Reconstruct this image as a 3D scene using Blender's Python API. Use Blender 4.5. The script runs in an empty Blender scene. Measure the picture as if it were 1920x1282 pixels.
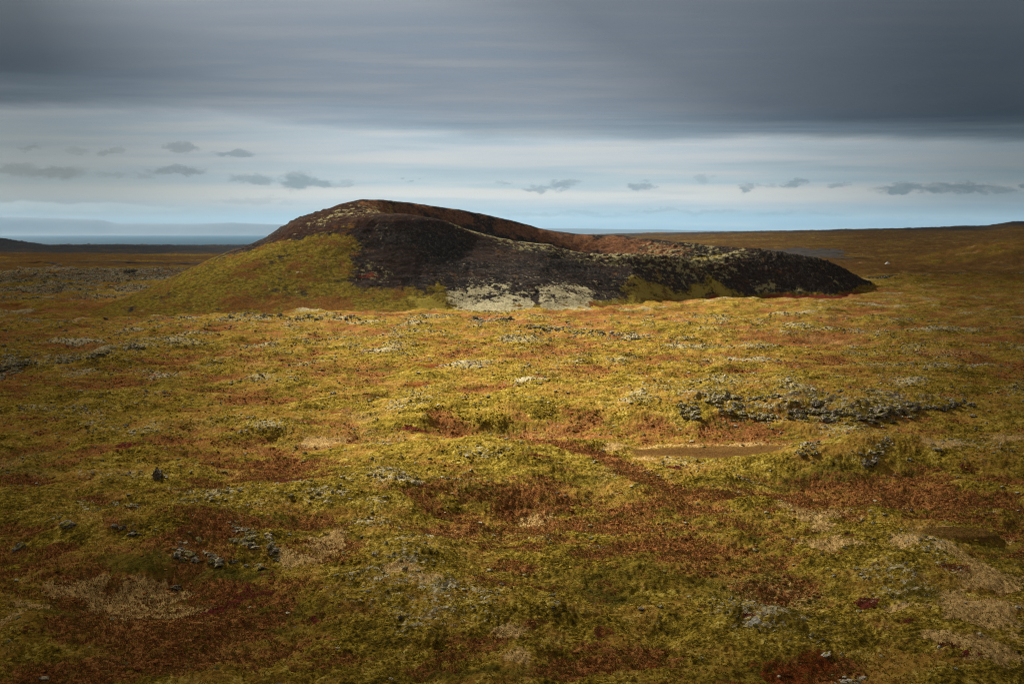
import bpy, math, random
import numpy as np
from mathutils import Vector

# ------------------------------------------------------------------ camera, sky, sun, exposure
scene = bpy.context.scene
COL = scene.collection
R = math.radians
F, CX, CY, CAMZ = 1867.0, 960.0, 641.0, 45.0          # focal length in photo pixels, centre, eye height
PITCH = math.atan((641 - 436) / F)

cam_d = bpy.data.cameras.new('camera')
cam_d.sensor_width = 36.0
cam_d.lens = F / 1920 * 36
cam_d.clip_start, cam_d.clip_end = 0.5, 120000
cam = bpy.data.objects.new('camera', cam_d)
COL.objects.link(cam)
cam.location = (0, 0, CAMZ)
cam.rotation_euler = (math.pi / 2 - PITCH, 0, 0)
scene.camera = cam

EXPOSURE = 1.4
scene.view_settings.view_transform = 'Standard'
scene.view_settings.look = 'None'
scene.view_settings.exposure = EXPOSURE
scene.view_settings.gamma = 1.0
scene.cycles.use_denoising = True
scene.cycles.denoising_prefilter = 'NONE'
scene.cycles.filter_width = 1.1
scene.cycles.sample_clamp_indirect = 3.0
scene.cycles.max_bounces = 6
scene.cycles.diffuse_bounces = 2
scene.cycles.glossy_bounces = 2
scene.cycles.transmission_bounces = 3
scene.cycles.volume_bounces = 0
scene.cycles.transparent_max_bounces = 8

SUN_EL, SUN_AZ = R(34), R(-38)                          # behind the crater, a little to the left
SUN_DIR = Vector((math.sin(SUN_AZ) * math.cos(SUN_EL), math.cos(SUN_AZ) * math.cos(SUN_EL), math.sin(SUN_EL)))
sun_d = bpy.data.lights.new('sun', 'SUN')
sun_d.energy = 5.0
sun_d.angle = R(2.5)                                    # veiled by thin high cloud
sun_d.color = (1.0, 0.94, 0.84)
sun = bpy.data.objects.new('sun', sun_d)
COL.objects.link(sun)
sun.rotation_euler = SUN_DIR.to_track_quat('Z', 'Y').to_euler()
DECK_Z = 900.0


class NT:
    """terse node-tree builder"""
    def __init__(self, tree):
        self.t = tree
        tree.nodes.clear()

    def n(self, typ, **kw):
        nd = self.t.nodes.new(typ)
        for k, v in kw.items():
            setattr(nd, k, v)
        return nd

    def put(self, sock, v):
        if isinstance(v, bpy.types.NodeSocket):
            self.t.links.new(v, sock)
        elif v is not None:
            if isinstance(v, (tuple, list)) and sock.type == 'RGBA' and len(v) == 3:
                v = tuple(v) + (1.0,)
            sock.default_value = v

    def m(self, op, a, b=None, c=None, clamp=False):
        nd = self.n('ShaderNodeMath', operation=op)
        nd.use_clamp = clamp
        for i, v in enumerate((a, b, c)):
            self.put(nd.inputs[i], v)
        return nd.outputs[0]

    def vm(self, op, a, b=None, out=0):
        nd = self.n('ShaderNodeVectorMath', operation=op)
        self.put(nd.inputs[0], a)
        if b is not None:
            if op == 'SCALE':
                self.put(nd.inputs['Scale'], b)
            else:
                self.put(nd.inputs[1], b)
        return nd.outputs[out]

    def noise(self, vec, scale, detail=4, rough=0.55, out='Fac'):
        nd = self.n('ShaderNodeTexNoise')
        self.put(nd.inputs['Vector'], vec)
        nd.inputs['Scale'].default_value = scale
        nd.inputs['Detail'].default_value = detail
        nd.inputs['Roughness'].default_value = rough
        return nd.outputs[out]

    def vor(self, vec, scale, out='Distance'):
        nd = self.n('ShaderNodeTexVoronoi')
        self.put(nd.inputs['Vector'], vec)
        nd.inputs['Scale'].default_value = scale
        return nd.outputs[out]

    def ramp(self, v, lo, hi, a=0.0, b=1.0, smooth=True):
        nd = self.n('ShaderNodeMapRange', interpolation_type='SMOOTHSTEP' if smooth else 'LINEAR')
        self.put(nd.inputs[0], v)
        for i, q in enumerate((lo, hi, a, b)):
            self.put(nd.inputs[i + 1], q)
        return nd.outputs[0]

    def cramp(self, f, stops):
        nd = self.n('ShaderNodeValToRGB')
        self.put(nd.inputs[0], f)
        e = nd.color_ramp.elements
        e[0].position, e[0].color = stops[0][0], (*stops[0][1], 1)
        e[1].position, e[1].color = stops[-1][0], (*stops[-1][1], 1)
        for p_, c_ in stops[1:-1]:
            q = e.new(p_)
            q.color = (*c_, 1)
        return nd.outputs[0]

    def mix(self, f, a, b, blend='MIX'):
        nd = self.n('ShaderNodeMix', data_type='RGBA', blend_type=blend)
        self.put(nd.inputs[0], f)
        self.put(nd.inputs[6], a)
        self.put(nd.inputs[7], b)
        return nd.outputs[2]

    def comb(self, x, y, z):
        nd = self.n('ShaderNodeCombineXYZ')
        for i, v in enumerate((x, y, z)):
            self.put(nd.inputs[i], v)
        return nd.outputs[0]

    def sep(self, v):
        nd = self.n('ShaderNodeSeparateXYZ')
        self.put(nd.inputs[0], v)
        return nd.outputs


def srgb(r, g, b):
    f = lambda c: (c / 255 / 12.92) if c <= 10 else ((c / 255 + 0.055) / 1.055) ** 2.4
    return (f(r), f(g), f(b))


def ray(px, py):
    """direction (per unit of forward distance Y) through a point of the photograph"""
    u, v = (px - CX) / F, (CY - py) / F
    c, s = math.cos(PITCH), math.sin(PITCH)
    fy = c + v * s
    fz = -s + v * c
    return u / fy, fz / fy


# ---- world: Nishita sky veiled by bands of high cloud, with small dark cumulus low over the horizon
world = bpy.data.worlds.new('World')
scene.world = world
world.use_nodes = True
W = NT(world.node_tree)
sky = W.n('ShaderNodeTexSky', sky_type='NISHITA')
sky.sun_disc = False
sky.sun_elevation = SUN_EL
sky.sun_rotation = SUN_AZ
d = W.n('ShaderNodeTexCoord').outputs['Generated']
dx, dy, dz = W.sep(d)[:3]
yy = W.m('MAXIMUM', dy, 0.08)
u = W.m('DIVIDE', dx, yy)
v = W.m('DIVIDE', dz, yy)
KW = 10.0 / 2 ** EXPOSURE                                # cloud colours are photo radiance; strength is 0.1


def wc(r, g, b, k=1.0):
    return tuple(q * KW * k for q in srgb(r, g, b))


puv = W.comb(u, v, 0.0)
streak = W.noise(W.vm('MULTIPLY', puv, (2.2, 34, 1)), 1.0, 5, 0.55)
streak2 = W.noise(W.vm('MULTIPLY', puv, (5, 95, 1)), 1.0, 4, 0.5)
rampn = W.n('ShaderNodeValToRGB')
W.put(rampn.inputs[0], W.m('DIVIDE', W.m('ADD', v, W.m('MULTIPLY', W.m('SUBTRACT', streak, 0.5), 0.03)), 0.14))
stops = [(0.0, (132, 163, 180)), (0.10, (144, 174, 190)), (0.19, (166, 185, 196)), (0.25, (204, 206, 205)),
         (0.29, (206, 206, 203)), (0.345, (168, 188, 198)), (0.44, (166, 184, 195)), (0.52, (186, 194, 200)),
         (0.62, (176, 188, 197)), (0.72, (160, 178, 190)), (0.86, (166, 176, 188)), (1.0, (160, 170, 182))]
cr = rampn.color_ramp
cr.elements[0].position, cr.elements[0].color = stops[0][0], (*wc(*stops[0][1], .1), 1)
cr.elements[1].position, cr.elements[1].color = 1.0, (*wc(*stops[-1][1], .1), 1)
for p_, c_ in stops[1:-1]:
    e = cr.elements.new(p_)
    e.color = (*wc(*c_, .1), 1)
band = W.vm('SCALE', rampn.outputs[0], 10.8)
band = W.mix(W.ramp(streak2, 0.42, 0.75, 0, 0.55), band, wc(212, 209, 204))
band = W.mix(W.ramp(streak2, 0.5, 0.25, 0, 0.4), band, wc(140, 166, 182))
# vignette put into the sky colour: darker towards both sides of the view
side = W.ramp(W.m('ABSOLUTE', W.m('SUBTRACT', u, 0.03)), 0.10, 0.52)
band = W.mix(side, band, W.mix(0.75, wc(54, 76, 90), W.vm('MULTIPLY', band, (.40, .44, .47))))
# long pale cloud bank over the sea
nb = W.noise(W.vm('MULTIPLY', puv, (26, 60, 1)), 1.0, 5, 0.6)
top = W.m('ADD', 0.031, W.m('MULTIPLY', W.m('SUBTRACT', nb, 0.5), 0.012))
top = W.m('SUBTRACT', top, W.m('MULTIPLY', W.m('ADD', u, 0.5), 0.025))
bank = W.m('MULTIPLY', W.ramp(W.m('SUBTRACT', top, v), -0.001, 0.002), W.ramp(v, 0.017, 0.021))
bank = W.m('MULTIPLY', bank, W.ramp(u, -0.27, -0.34))
bankc = W.mix(W.ramp(W.m('SUBTRACT', top, v), 0.0, 0.015), wc(148, 164, 170), wc(98, 124, 138))
band = W.mix(W.m('MULTIPLY', bank, 0.85), band, bankc)
# small dark clouds: centre, width, height in photo pixels, strength
puffs = [(55, 277, 50, 12, .5), (145, 286, 40, 16, .4), (205, 284, 60, 12, .45), (340, 277, 60, 22, .6), (440, 285, 92, 14, .6),
         (30, 318, 100, 22, .6), (100, 323, 130, 26, .75), (205, 328, 60, 10, .4), (335, 321, 130, 18, .85), (265, 330, 60, 10, .35),
         (470, 338, 95, 20, .7), (560, 340, 78, 32, .9), (600, 344, 80, 20, .75), (640, 345, 30, 12, .4), (768, 338, 22, 9, .6),
         (946, 344, 34, 7, .4), (1055, 344, 64, 17, .65), (1010, 353, 80, 11, .6), (1206, 349, 54, 18, .65), (1322, 334, 36, 20, .3),
         (1405, 354, 36, 15, .7), (1492, 343, 58, 11, .65), (1440, 348, 34, 8, .35), (1573, 347, 40, 9, .5), (1700, 354, 130, 20, .8),
         (1800, 353, 170, 22, .8), (1870, 356, 70, 14, .6), (1925, 353, 24, 20, .7), (1010, 401, 200, 9, .35), (1130, 402, 170, 10, .4),
         (1240, 394, 110, 8, .45), (1330, 398, 120, 9, .4), (1460, 399, 90, 7, .35), (1560, 401, 110, 6, .3), (1740, 408, 240, 6, .3),
         (470, 376, 200, 12, .25)]
wob = W.noise(W.vm('MULTIPLY', puv, (48, 105, 1)), 1.0, 8, 0.66, 'Color')
pw = W.vm('ADD', puv, W.vm('MULTIPLY', W.vm('SUBTRACT', wob, (.5, .5, .5)), (.055, .024, 0)))
pmask = None
for (px, py, w_, h_, s_) in puffs:
    cu, cv = ray(px, py)
    q = W.vm('MULTIPLY', W.vm('SUBTRACT', pw, (cu, cv, 0)), (F / (w_ * .56), F / (h_ * .62), 0))
    k = W.ramp(W.vm('LENGTH', q, out=1), 1.0, 0.45, 0, min(s_ * 1.15, .95))
    pmask = k if pmask is None else W.m('MAXIMUM', pmask, k)
puffc = W.mix(side, wc(122, 144, 158), wc(66, 82, 94))
band = W.mix(W.m('MULTIPLY', pmask, W.ramp(wob, .34, .54, .55, 1.0)), band, puffc)
band = W.mix(0.04, band, sky.outputs[0])
# above and behind: the clear sky and an unseen grey veil added to make ambient light less blue
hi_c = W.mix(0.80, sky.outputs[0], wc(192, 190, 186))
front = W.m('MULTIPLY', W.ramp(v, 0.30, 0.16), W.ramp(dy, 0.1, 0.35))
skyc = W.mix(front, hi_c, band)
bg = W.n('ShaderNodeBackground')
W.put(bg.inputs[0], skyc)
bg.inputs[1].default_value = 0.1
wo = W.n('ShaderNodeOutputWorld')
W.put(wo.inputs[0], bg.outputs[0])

# ------------------------------------------------------------------ numpy noise
def _hash(ix, iy, seed):
    h = (ix.astype(np.int64) * 374761393 + iy.astype(np.int64) * 668265263 + seed * 974634777) & 0xFFFFFFFF
    h = ((h ^ (h >> 13)) * 1274126177) & 0xFFFFFFFF
    return (h ^ (h >> 16)) & 0xFFFF


def perlin(x, y, seed=0):
    """gradient noise, about -1..1"""
    x = np.asarray(x, dtype=np.float64); y = np.asarray(y, dtype=np.float64)
    x0 = np.floor(x); y0 = np.floor(y)
    fx = x - x0; fy = y - y0
    x0 = x0.astype(np.int64); y0 = y0.astype(np.int64)
    sx = fx * fx * fx * (fx * (fx * 6 - 15) + 10)
    sy = fy * fy * fy * (fy * (fy * 6 - 15) + 10)
    def g(ix, iy, ax, ay):
        a = _hash(ix, iy, seed) * (2 * np.pi / 65536)
        return np.cos(a) * ax + np.sin(a) * ay
    n00 = g(x0, y0, fx, fy); n10 = g(x0 + 1, y0, fx - 1, fy)
    n01 = g(x0, y0 + 1, fx, fy - 1); n11 = g(x0 + 1, y0 + 1, fx - 1, fy - 1)
    a = n00 + sx * (n10 - n00); b = n01 + sx * (n11 - n01)
    return (a + sy * (b - a)) * 1.5


def fbw(x, y, wl, octaves=3, seed=0, gain=0.6):
    """contrasty noise for plant cover, about -1..1"""
    return np.clip(fbm(x, y, wl, octaves, seed, gain) * 2.0, -1, 1)


def fbm(x, y, wl, octaves=3, seed=0, gain=0.5):
    r = 0; amp = 1.0; tot = 0
    for o in range(octaves):
        r = r + amp * perlin(x / wl + 17.3 * o, y / wl - 9.1 * o, seed + o)
        tot += amp; amp *= gain; wl = wl / 2.03
    return r / tot


def sstep(a, b, x):
    t = np.clip((x - a) / (b - a), 0, 1)
    return t * t * (3 - 2 * t)


def at0(px, py, z=0.0):
    ax, az = ray(px, py)
    Y = (z - CAMZ) / az
    return ax * Y, Y


def atY(px, py, Y):
    ax, az = ray(px, py)
    return ax * Y, Y, CAMZ + az * Y


def poly_sd(x, y, pts):
    """signed distance to a polygon in plan, positive inside"""
    x = np.asarray(x); y = np.asarray(y)
    d2 = np.full(x.shape, 1e18); ins = np.zeros(x.shape, bool)
    n = len(pts)
    for i in range(n):
        ax, ay = pts[i]; bx, by = pts[(i + 1) % n]
        ex, ey = bx - ax, by - ay
        L = ex * ex + ey * ey + 1e-9
        t = np.clip(((x - ax) * ex + (y - ay) * ey) / L, 0, 1)
        d2 = np.minimum(d2, (x - ax - t * ex) ** 2 + (y - ay - t * ey) ** 2)
        c = (ay > y) != (by > y)
        if ey != 0:
            ins ^= c & (x < ex * (y - ay) / ey + ax)
    return np.where(ins, 1, -1) * np.sqrt(d2)


def line_d(x, y, pts):
    d2 = np.full(np.shape(x), 1e18)
    for (ax, ay), (bx, by) in zip(pts[:-1], pts[1:]):
        ex, ey = bx - ax, by - ay
        t = np.clip(((x - ax) * ex + (y - ay) * ey) / (ex * ex + ey * ey + 1e-9), 0, 1)
        d2 = np.minimum(d2, (x - ax - t * ex) ** 2 + (y - ay - t * ey) ** 2)
    return np.sqrt(d2)


# ------------------------------------------------------------------ shape of the plain
# mounds and hollows: photo position, half width (m), half depth (m), height (m)
MOUNDS = [(430, 1015, 17, 12, 3.6), (330, 1000, 14, 10, 2.2), (130, 990, 12, 8, 2.4), (60, 1030, 12, 7, 1.5), (220, 1110, 16, 9, -2.0),
          (560, 1030, 14, 12, -2.2), (650, 955, 22, 14, 1.6), (760, 1005, 12, 8, 1.6), (880, 985, 18, 10, -1.8), (1010, 945, 14, 10, -2.0),
          (840, 930, 16, 10, 1.0), (980, 915, 10, 6, 1.2), (620, 825, 22, 22, -2.4), (560, 795, 24, 14, 1.8), (950, 765, 22, 13, 2.4), (1010, 730, 26, 14, 1.4),
          (930, 800, 18, 12, -1.4), (1060, 800, 26, 16, -1.8), (1000, 782, 20, 10, 1.3), (1620, 848, 17, 12, 3.2), (1540, 862, 12, 9, 2.0),
          (1560, 900, 22, 12, -2.2), (1480, 880, 18, 9, -1.5), (1600, 775, 30, 16, 2.6), (1400, 760, 28, 16, 2.4), (1740, 765, 24, 12, 1.8),
          (1500, 812, 40, 14, -1.6), (1340, 838, 36, 13, -1.0), (90, 680, 40, 16, 2.4), (230, 655, 30, 14, 2.0), (130, 705, 50, 16, -1.4),
          (1850, 800, 30, 14, 1.2), (1700, 700, 40, 20, 1.0), (1150, 740, 30, 16, 1.0), (760, 830, 20, 12, 1.0), (1370, 1105, 12, 7, -1.4),
          (960, 1155, 14, 6, 0.8), (1840, 1060, 14, 9, 1.6), (1230, 655, 45, 20, 1.5), (1050, 660, 50, 22, 1.2), (560, 640, 60, 25, 1.4)]
MOUNDS = [(*at0(a, b), rx, ry, h) for a, b, rx, ry, h in MOUNDS]
SLOPE_A = np.array([-9, -.56, -.50, -.40, -.26, -.1, .05, .125, .29, .40, .475, .50, .53, .6, 9])
SLOPE_Z = np.array([-12, -12, -17, -17, -16, -5, 22, 34, 50, 65, 75, 93, 97, 97, 97])


def flat_pan(x, y):
    m = 0
    for px, py, rx, ry in ((1342, 836, 19, 8), (1800, 995, 6.5, 3.2)):
        cx, cy = at0(px, py)
        q = np.hypot((x - cx) / rx, (y - cy) / ry)
        m = np.maximum(m, 1 - sstep(.72, 1.12, q + .30 * fbm(x, y, 14, 3, 55)))
    return m


PATH_PX = [(-40, 610), (0, 606), (60, 603), (130, 597), (185, 586), (215, 578), (245, 571)]
TRAIL = [at0(*p) for p in [(820, 780), (870, 800), (960, 822), (1050, 838), (1120, 848), (1180, 868), (1220, 890), (1300, 915), (1360, 925)]]


def g_low(x, y):
    r = np.hypot(x, y)
    a = x / np.maximum(y, 1.0)
    z = np.interp(a, SLOPE_A, SLOPE_Z) * np.clip((y - 900) / 4000, 0, 1.05) * sstep(-200, 300, y)
    # coast on the left, land ends at the sea
    drop = sstep(4850, 5600, y + 160 * perlin(x / 900, y / 900, 91)) * (1 - sstep(-.05, .06, a))
    z = z - 60 * drop
    z = z + 36 * np.exp(-(((x + 2235) / 110) ** 2 + ((y - 4300) / 300) ** 2))
    z = z + 22 * np.exp(-(((x - 690) / 105) ** 2 + ((y - 1330) / 130) ** 2) ** 1.5) + 5 * np.exp(-(((x - 590) / 60) ** 2 + ((y - 1290) / 90) ** 2))
    far = sstep(800, 3000, r)
    z = z + (fbm(x, y, 800, 3, 5) * 7 + np.abs(fbm(x, y, 240, 4, 8)) * 9 - 1.5) * far * sstep(900, 1600, r)
    z = z + np.abs(fbm(x, y, 130, 3, 6)) * 4.5 * sstep(3200, 4800, r)
    for cx, cy, rx, ry, h in MOUNDS:
        q = ((x - cx) / rx) ** 2 + ((y - cy) / ry) ** 2
        z = z + h * np.exp(-q * 1.1)
    cl = 1 - .85 * flat_pan(x, y)
    z = z + (fbm(x, y, 85, 2, 11) * 2.4 + fbm(x, y, 31, 3, 21) * 2.7 - np.abs(fbm(x + 40, y, 44, 3, 23)) * 2.6 + .5) * cl
    # viewpoint: the steep cinder hill under the camera, wholly below the picture
    z = np.maximum(z, 42.6 - np.maximum(r - 2.5, 0) * 0.70)
    return z


def lava_mask(x, y):
    """rough grey lava field left of the crater, and bands of broken lava beyond it"""
    a = x / np.maximum(y, 1.0)
    m = np.zeros(np.shape(x))
    for y0, y1 in ((670, 705), (735, 860), (905, 1130), (1180, 1330)):
        w = perlin(x / 130, y / 60, 41) * 26
        m = np.maximum(m, sstep(y0 - 12, y0 + 14, y + w) * (1 - sstep(y1 - 16, y1 + 12, y + w)))
    m = m * (1 - sstep(-.28, -.15, a)) * sstep(-.25, .2, perlin(x / 60, y / 40, 43) + .25)
    m = np.maximum(m, .8 * sstep(2700, 3200, y) * (1 - sstep(-.1, .0, a)))
    return m


def g_hi(x, y, lava=None):
    r = np.hypot(x, y)
    lava = lava_mask(x, y) if lava is None else lava
    cl = (1 - .9 * flat_pan(x, y)) * sstep(55, 80, r)
    z = fbm(x, y, 11, 3, 31) * 1.35
    lump = np.abs(perlin(x / 2.3, y / 2.3, 51))
    z = z + (0.30 - lump * .9) * .36
    near = 1 - sstep(350, 800, r)
    z = z + (0.25 - np.abs(perlin(x / .95, y / .95, 61))) * .34 * near
    z = z + perlin(x / .5, y / .5, 71) * .08 * (1 - sstep(200, 420, r))
    z = z * cl
    z = z + lava * (np.abs(fbm(x, y, 24, 4, 81, .62)) * 7 - 1.2) * (1 + sstep(2500, 4000, r))
    return z


# ------------------------------------------------------------------ shape of the crater hill
def resample(pts, step):
    out = []
    for a, b in zip(pts[:-1], pts[1:]):
        a = np.array(a, float); b = np.array(b, float)
        n = max(1, int(np.linalg.norm(b - a) / step))
        out += [a + (b - a) * i / n for i in range(n)]
    out.append(np.array(pts[-1], float))
    return out


FOOT_N = [(95, 592, 592), (165, 588, 570), (200, 590, 547), (300, 588, 553), (480, 586, 561), (700, 586, 561), (840, 582, 576), (960, 586, 562), (1090, 580, 582),
          (1180, 568, 636), (1300, 560, 675), (1420, 557, 692), (1570, 557, 695), (1625, 545, 770), (1655, 536, 842)]
foot = [(*atY(*p)[:2], -1.0) for p in FOOT_N]
far_rim = [atY(*p) for p in [(560, 405, 690), (600, 397, 696), (640, 381, 700), (680, 372, 708), (720, 374, 720), (800, 384, 745), (900, 400, 772), (960, 413, 785), (1000, 425, 793),
                             (1050, 435, 798), (1090, 438, 800), (1130, 440, 799), (1165, 440, 794), (1200, 446, 786), (1250, 452, 778), (1310, 455, 772), (1350, 461, 764), (1395, 467, 752)]]
left_sky = [atY(*p) for p in [(165, 580, 592), (215, 563, 600), (265, 545, 612), (330, 515, 633), (385, 490, 650), (440, 472, 666), (490, 455, 680), (520, 432, 685), (560, 405, 690)]]
near_rim = [atY(*p) for p in [(640, 392, 690), (672, 402, 668), (700, 405, 657), (750, 404, 655), (800, 408, 658), (830, 414, 664), (855, 421, 670), (900, 436, 675), (950, 449, 680), (1000, 455, 684),
                              (1030, 456, 687), (1060, 467, 690), (1115, 478, 692), (1160, 476, 696), (1230, 479, 702), (1265, 484, 706), (1300, 488, 709), (1340, 487, 717), (1365, 474, 735), (1395, 467, 750)]]
dome = [atY(*p) for p in [(1395, 467, 750), (1440, 468, 752), (1475, 474, 754), (1505, 479, 760), (1540, 484, 770), (1580, 500, 787), (1620, 520, 810), (1655, 536, 842)]]
ctrl = []
for ln in (foot,):
    ctrl += resample(ln, 18)
for ln in (far_rim, near_rim, left_sky, dome):
    ctrl += resample(ln, 9)
# outer foot behind the hill
back = []
for p in left_sky[::2] + far_rim[::2] + dome:
    back.append((p[0] + (12 if p[0] > -150 else -14), p[1] + 12 + max(p[2], 0) * 1.75, -2.0))
ctrl += [np.array(b) for b in resample(back, 18)]
for p in foot:                                                  # skirt under the plain
    ctrl.append(np.array((p[0] * 1.0 + (p[0] - 0) * .02, p[1] - 22, -5.0)))
# steep straight scoria face below the near rim
for p in near_rim[2:-3]:
    ppx = p[0] / p[1] * F + CX
    ym = float(np.interp(ppx, [700, 830, 900, 1000, 1080, 1190, 1260, 1330], [602, 600, 604, 608, 642, 668, 688, 697]))
    sl = (p[2] - atY(ppx, 527, ym)[2]) / (p[1] - ym) * 1.04
    for q in (12, 25):
        ctrl.append(np.array((p[0] * (p[1] - q) / p[1], p[1] - q, p[2] - .3 - q * sl)))
# front slope half way, apron, crater floors
for p in [(760, 528, 602), (830, 532, 600), (900, 528, 604), (1000, 528, 608), (1080, 528, 642), (680, 520, 602), (560, 545, 588), (420, 560, 577),
          (1190, 515, 668), (1260, 522, 688), (1330, 515, 697), (1460, 520, 712), (1540, 525, 722)]:
    ctrl.append(np.array(atY(*p)))
for X, Y, Z in [(atY(760, 400, 704)[0], 704, 46), (atY(850, 400, 722)[0], 722, 34), (atY(930, 400, 738)[0], 738, 26), (atY(1000, 400, 752)[0], 752, 21),
                (atY(1080, 400, 760)[0], 760, 19), (atY(1140, 400, 757)[0], 757, 19), (atY(1200, 400, 748)[0], 748, 22), (atY(1320, 400, 741)[0], 741, 23), (atY(1360, 400, 748)[0], 748, 26.5)]:
    ctrl.append(np.array((X, Y, Z)))
ctrl = np.array(ctrl)
HX0, HX1, HY0, HY1, HS = -300.0, 345.0, 505.0, 960.0, 2.5
hxs = np.arange(HX0, HX1 + .1, HS); hys = np.arange(HY0, HY1 + .1, HS)


def rbf_grid():
    P = ctrl[:, :2]; n = len(P)
    D = np.hypot(P[:, None, 0] - P[None, :, 0], P[:, None, 1] - P[None, :, 1])
    A = np.zeros((n + 3, n + 3))
    A[:n, :n] = D - 0.0
    A[:n, :n] += np.eye(n) * -0.35
    A[:n, n] = 1; A[:n, n + 1:n + 3] = P / 300
    A[n, :n] = 1; A[n + 1:n + 3, :n] = P.T / 300
    b = np.zeros(n + 3); b[:n] = ctrl[:, 2]
    w = np.linalg.solve(A, b)
    GX, GY = np.meshgrid(hxs, hys)
    Z = w[n] + w[n + 1] * GX / 300 + w[n + 2] * GY / 300
    for i in range(n):
        Z += w[i] * np.hypot(GX - P[i, 0], GY - P[i, 1])
    for _ in range(2):
        q = np.pad(Z, 1, mode='edge')
        Z = (q[1:-1, 1:-1] * 4 + (q[:-2, 1:-1] + q[2:, 1:-1] + q[1:-1, :-2] + q[1:-1, 2:]) * 1) / 8
    return Z


HZ = rbf_grid()


def hill_low(x, y):
    fx = np.clip((np.asarray(x) - HX0) / HS, 0, len(hxs) - 1.001); fy = np.clip((np.asarray(y) - HY0) / HS, 0, len(hys) - 1.001)
    i = fx.astype(int); j = fy.astype(int); a = fx - i; b = fy - j
    z = (HZ[j, i] * (1 - a) + HZ[j, i + 1] * a) * (1 - b) + (HZ[j + 1, i] * (1 - a) + HZ[j + 1, i + 1] * a) * b
    inside = (np.asarray(x) > HX0) & (np.asarray(x) < HX1) & (np.asarray(y) > HY0) & (np.asarray(y) < HY1)
    return np.where(inside, z, -50.0)


def terrain(x, y):
    return np.maximum(hill_low(x, y), g_low(x, y))


def at(px, py):
    """where the line of sight through a photo point meets the land"""
    ax, az = ray(px, py)
    k0 = (CAMZ / -az) if az < 0 else 6000
    Y = np.geomspace(max(70, k0 * .72), min(6000, k0 * 1.5), 700)
    below = (CAMZ + az * Y) < terrain(ax * Y, Y)
    k = int(np.argmax(below)) if below.any() else len(Y) - 1
    return float(ax * Y[k]), float(Y[k])


def at_hill(px, py):
    ax, az = ray(px, py)
    Y = np.arange(520, 900, .5)
    below = (CAMZ + az * Y) < hill_low(ax * Y, Y)
    k = int(np.argmax(below)) if below.any() else int(np.argmin(np.abs(CAMZ + az * Y - hill_low(ax * Y, Y))))
    return float(ax * Y[k]), float(Y[k])


# ------------------------------------------------------------------ mesh helpers
def grid_faces(nr, nc, keep=None):
    i = np.arange(nr - 1)[:, None] * nc + np.arange(nc - 1)[None, :]
    f = np.stack([i, i + 1, i + nc + 1, i + nc], -1).reshape(-1, 4)
    return f if keep is None else f[keep.reshape(-1)]


def make_mesh(name, verts, faces, mat, smooth=True, attrs=None):
    me = bpy.data.meshes.new(name)
    verts = np.asarray(verts, np.float32); faces = np.asarray(faces, np.int32)
    me.vertices.add(len(verts)); me.vertices.foreach_set('co', verts.ravel())
    k = faces.shape[1]
    me.loops.add(faces.size); me.loops.foreach_set('vertex_index', faces.ravel())
    me.polygons.add(len(faces))
    me.polygons.foreach_set('loop_start', np.arange(len(faces), dtype=np.int32) * k)
    me.polygons.foreach_set('loop_total', np.full(len(faces), k, np.int32))
    me.polygons.foreach_set('use_smooth', np.full(len(faces), smooth, bool))
    me.update(calc_edges=True)
    for an, arr in (attrs or {}).items():
        at_ = me.attributes.new(an, 'FLOAT_COLOR', 'POINT')
        at_.data.foreach_set('color', np.asarray(arr, np.float32).ravel())
    me.materials.append(mat)
    return me


def link(name, me, kind=None, label=None, cat=None, group=None, loc=(0, 0, 0), parent=None):
    o = bpy.data.objects.new(name, me)
    COL.objects.link(o)
    o.location = loc
    if parent is not None:
        o.parent = parent
    for k, q in (('kind', kind), ('label', label), ('category', cat), ('group', group)):
        if q:
            o[k] = q
    return o


def new_mat(name):
    m = bpy.data.materials.new(name)
    m.use_nodes = True
    return m, NT(m.node_tree)


def finish(T, col, rough=0.95, bump=None, bstr=0.5, bdist=0.2, spec=0.1):
    p = T.n('ShaderNodeBsdfPrincipled')
    T.put(p.inputs['Base Color'], col)
    T.put(p.inputs['Roughness'], rough)
    p.inputs['Specular IOR Level'].default_value = spec
    if bump is not None:
        b = T.n('ShaderNodeBump')
        b.inputs['Strength'].default_value = bstr
        b.inputs['Distance'].default_value = bdist
        T.put(b.inputs['Height'], bump)
        T.put(p.inputs['Normal'], b.outputs[0])
    o = T.n('ShaderNodeOutputMaterial')
    T.put(o.inputs[0], p.outputs[0])
    return p


# ------------------------------------------------------------------ materials of the land
MOSS_A, MOSS_B, MOSS_SHADE = (.245, .158, .018), (.150, .098, .012), (.058, .046, .009)
HEATH_A, HEATH_B = (.135, .048, .014), (.070, .030, .010)
TAN_A, TAN_B = (.62, .42, .17), (.36, .23, .08)
LICH_A, LICH_B = (.52, .45, .28), (.19, .16, .095)
ROCK_A, ROCK_B = (.030, .029, .030), (.085, .082, .080)


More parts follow.
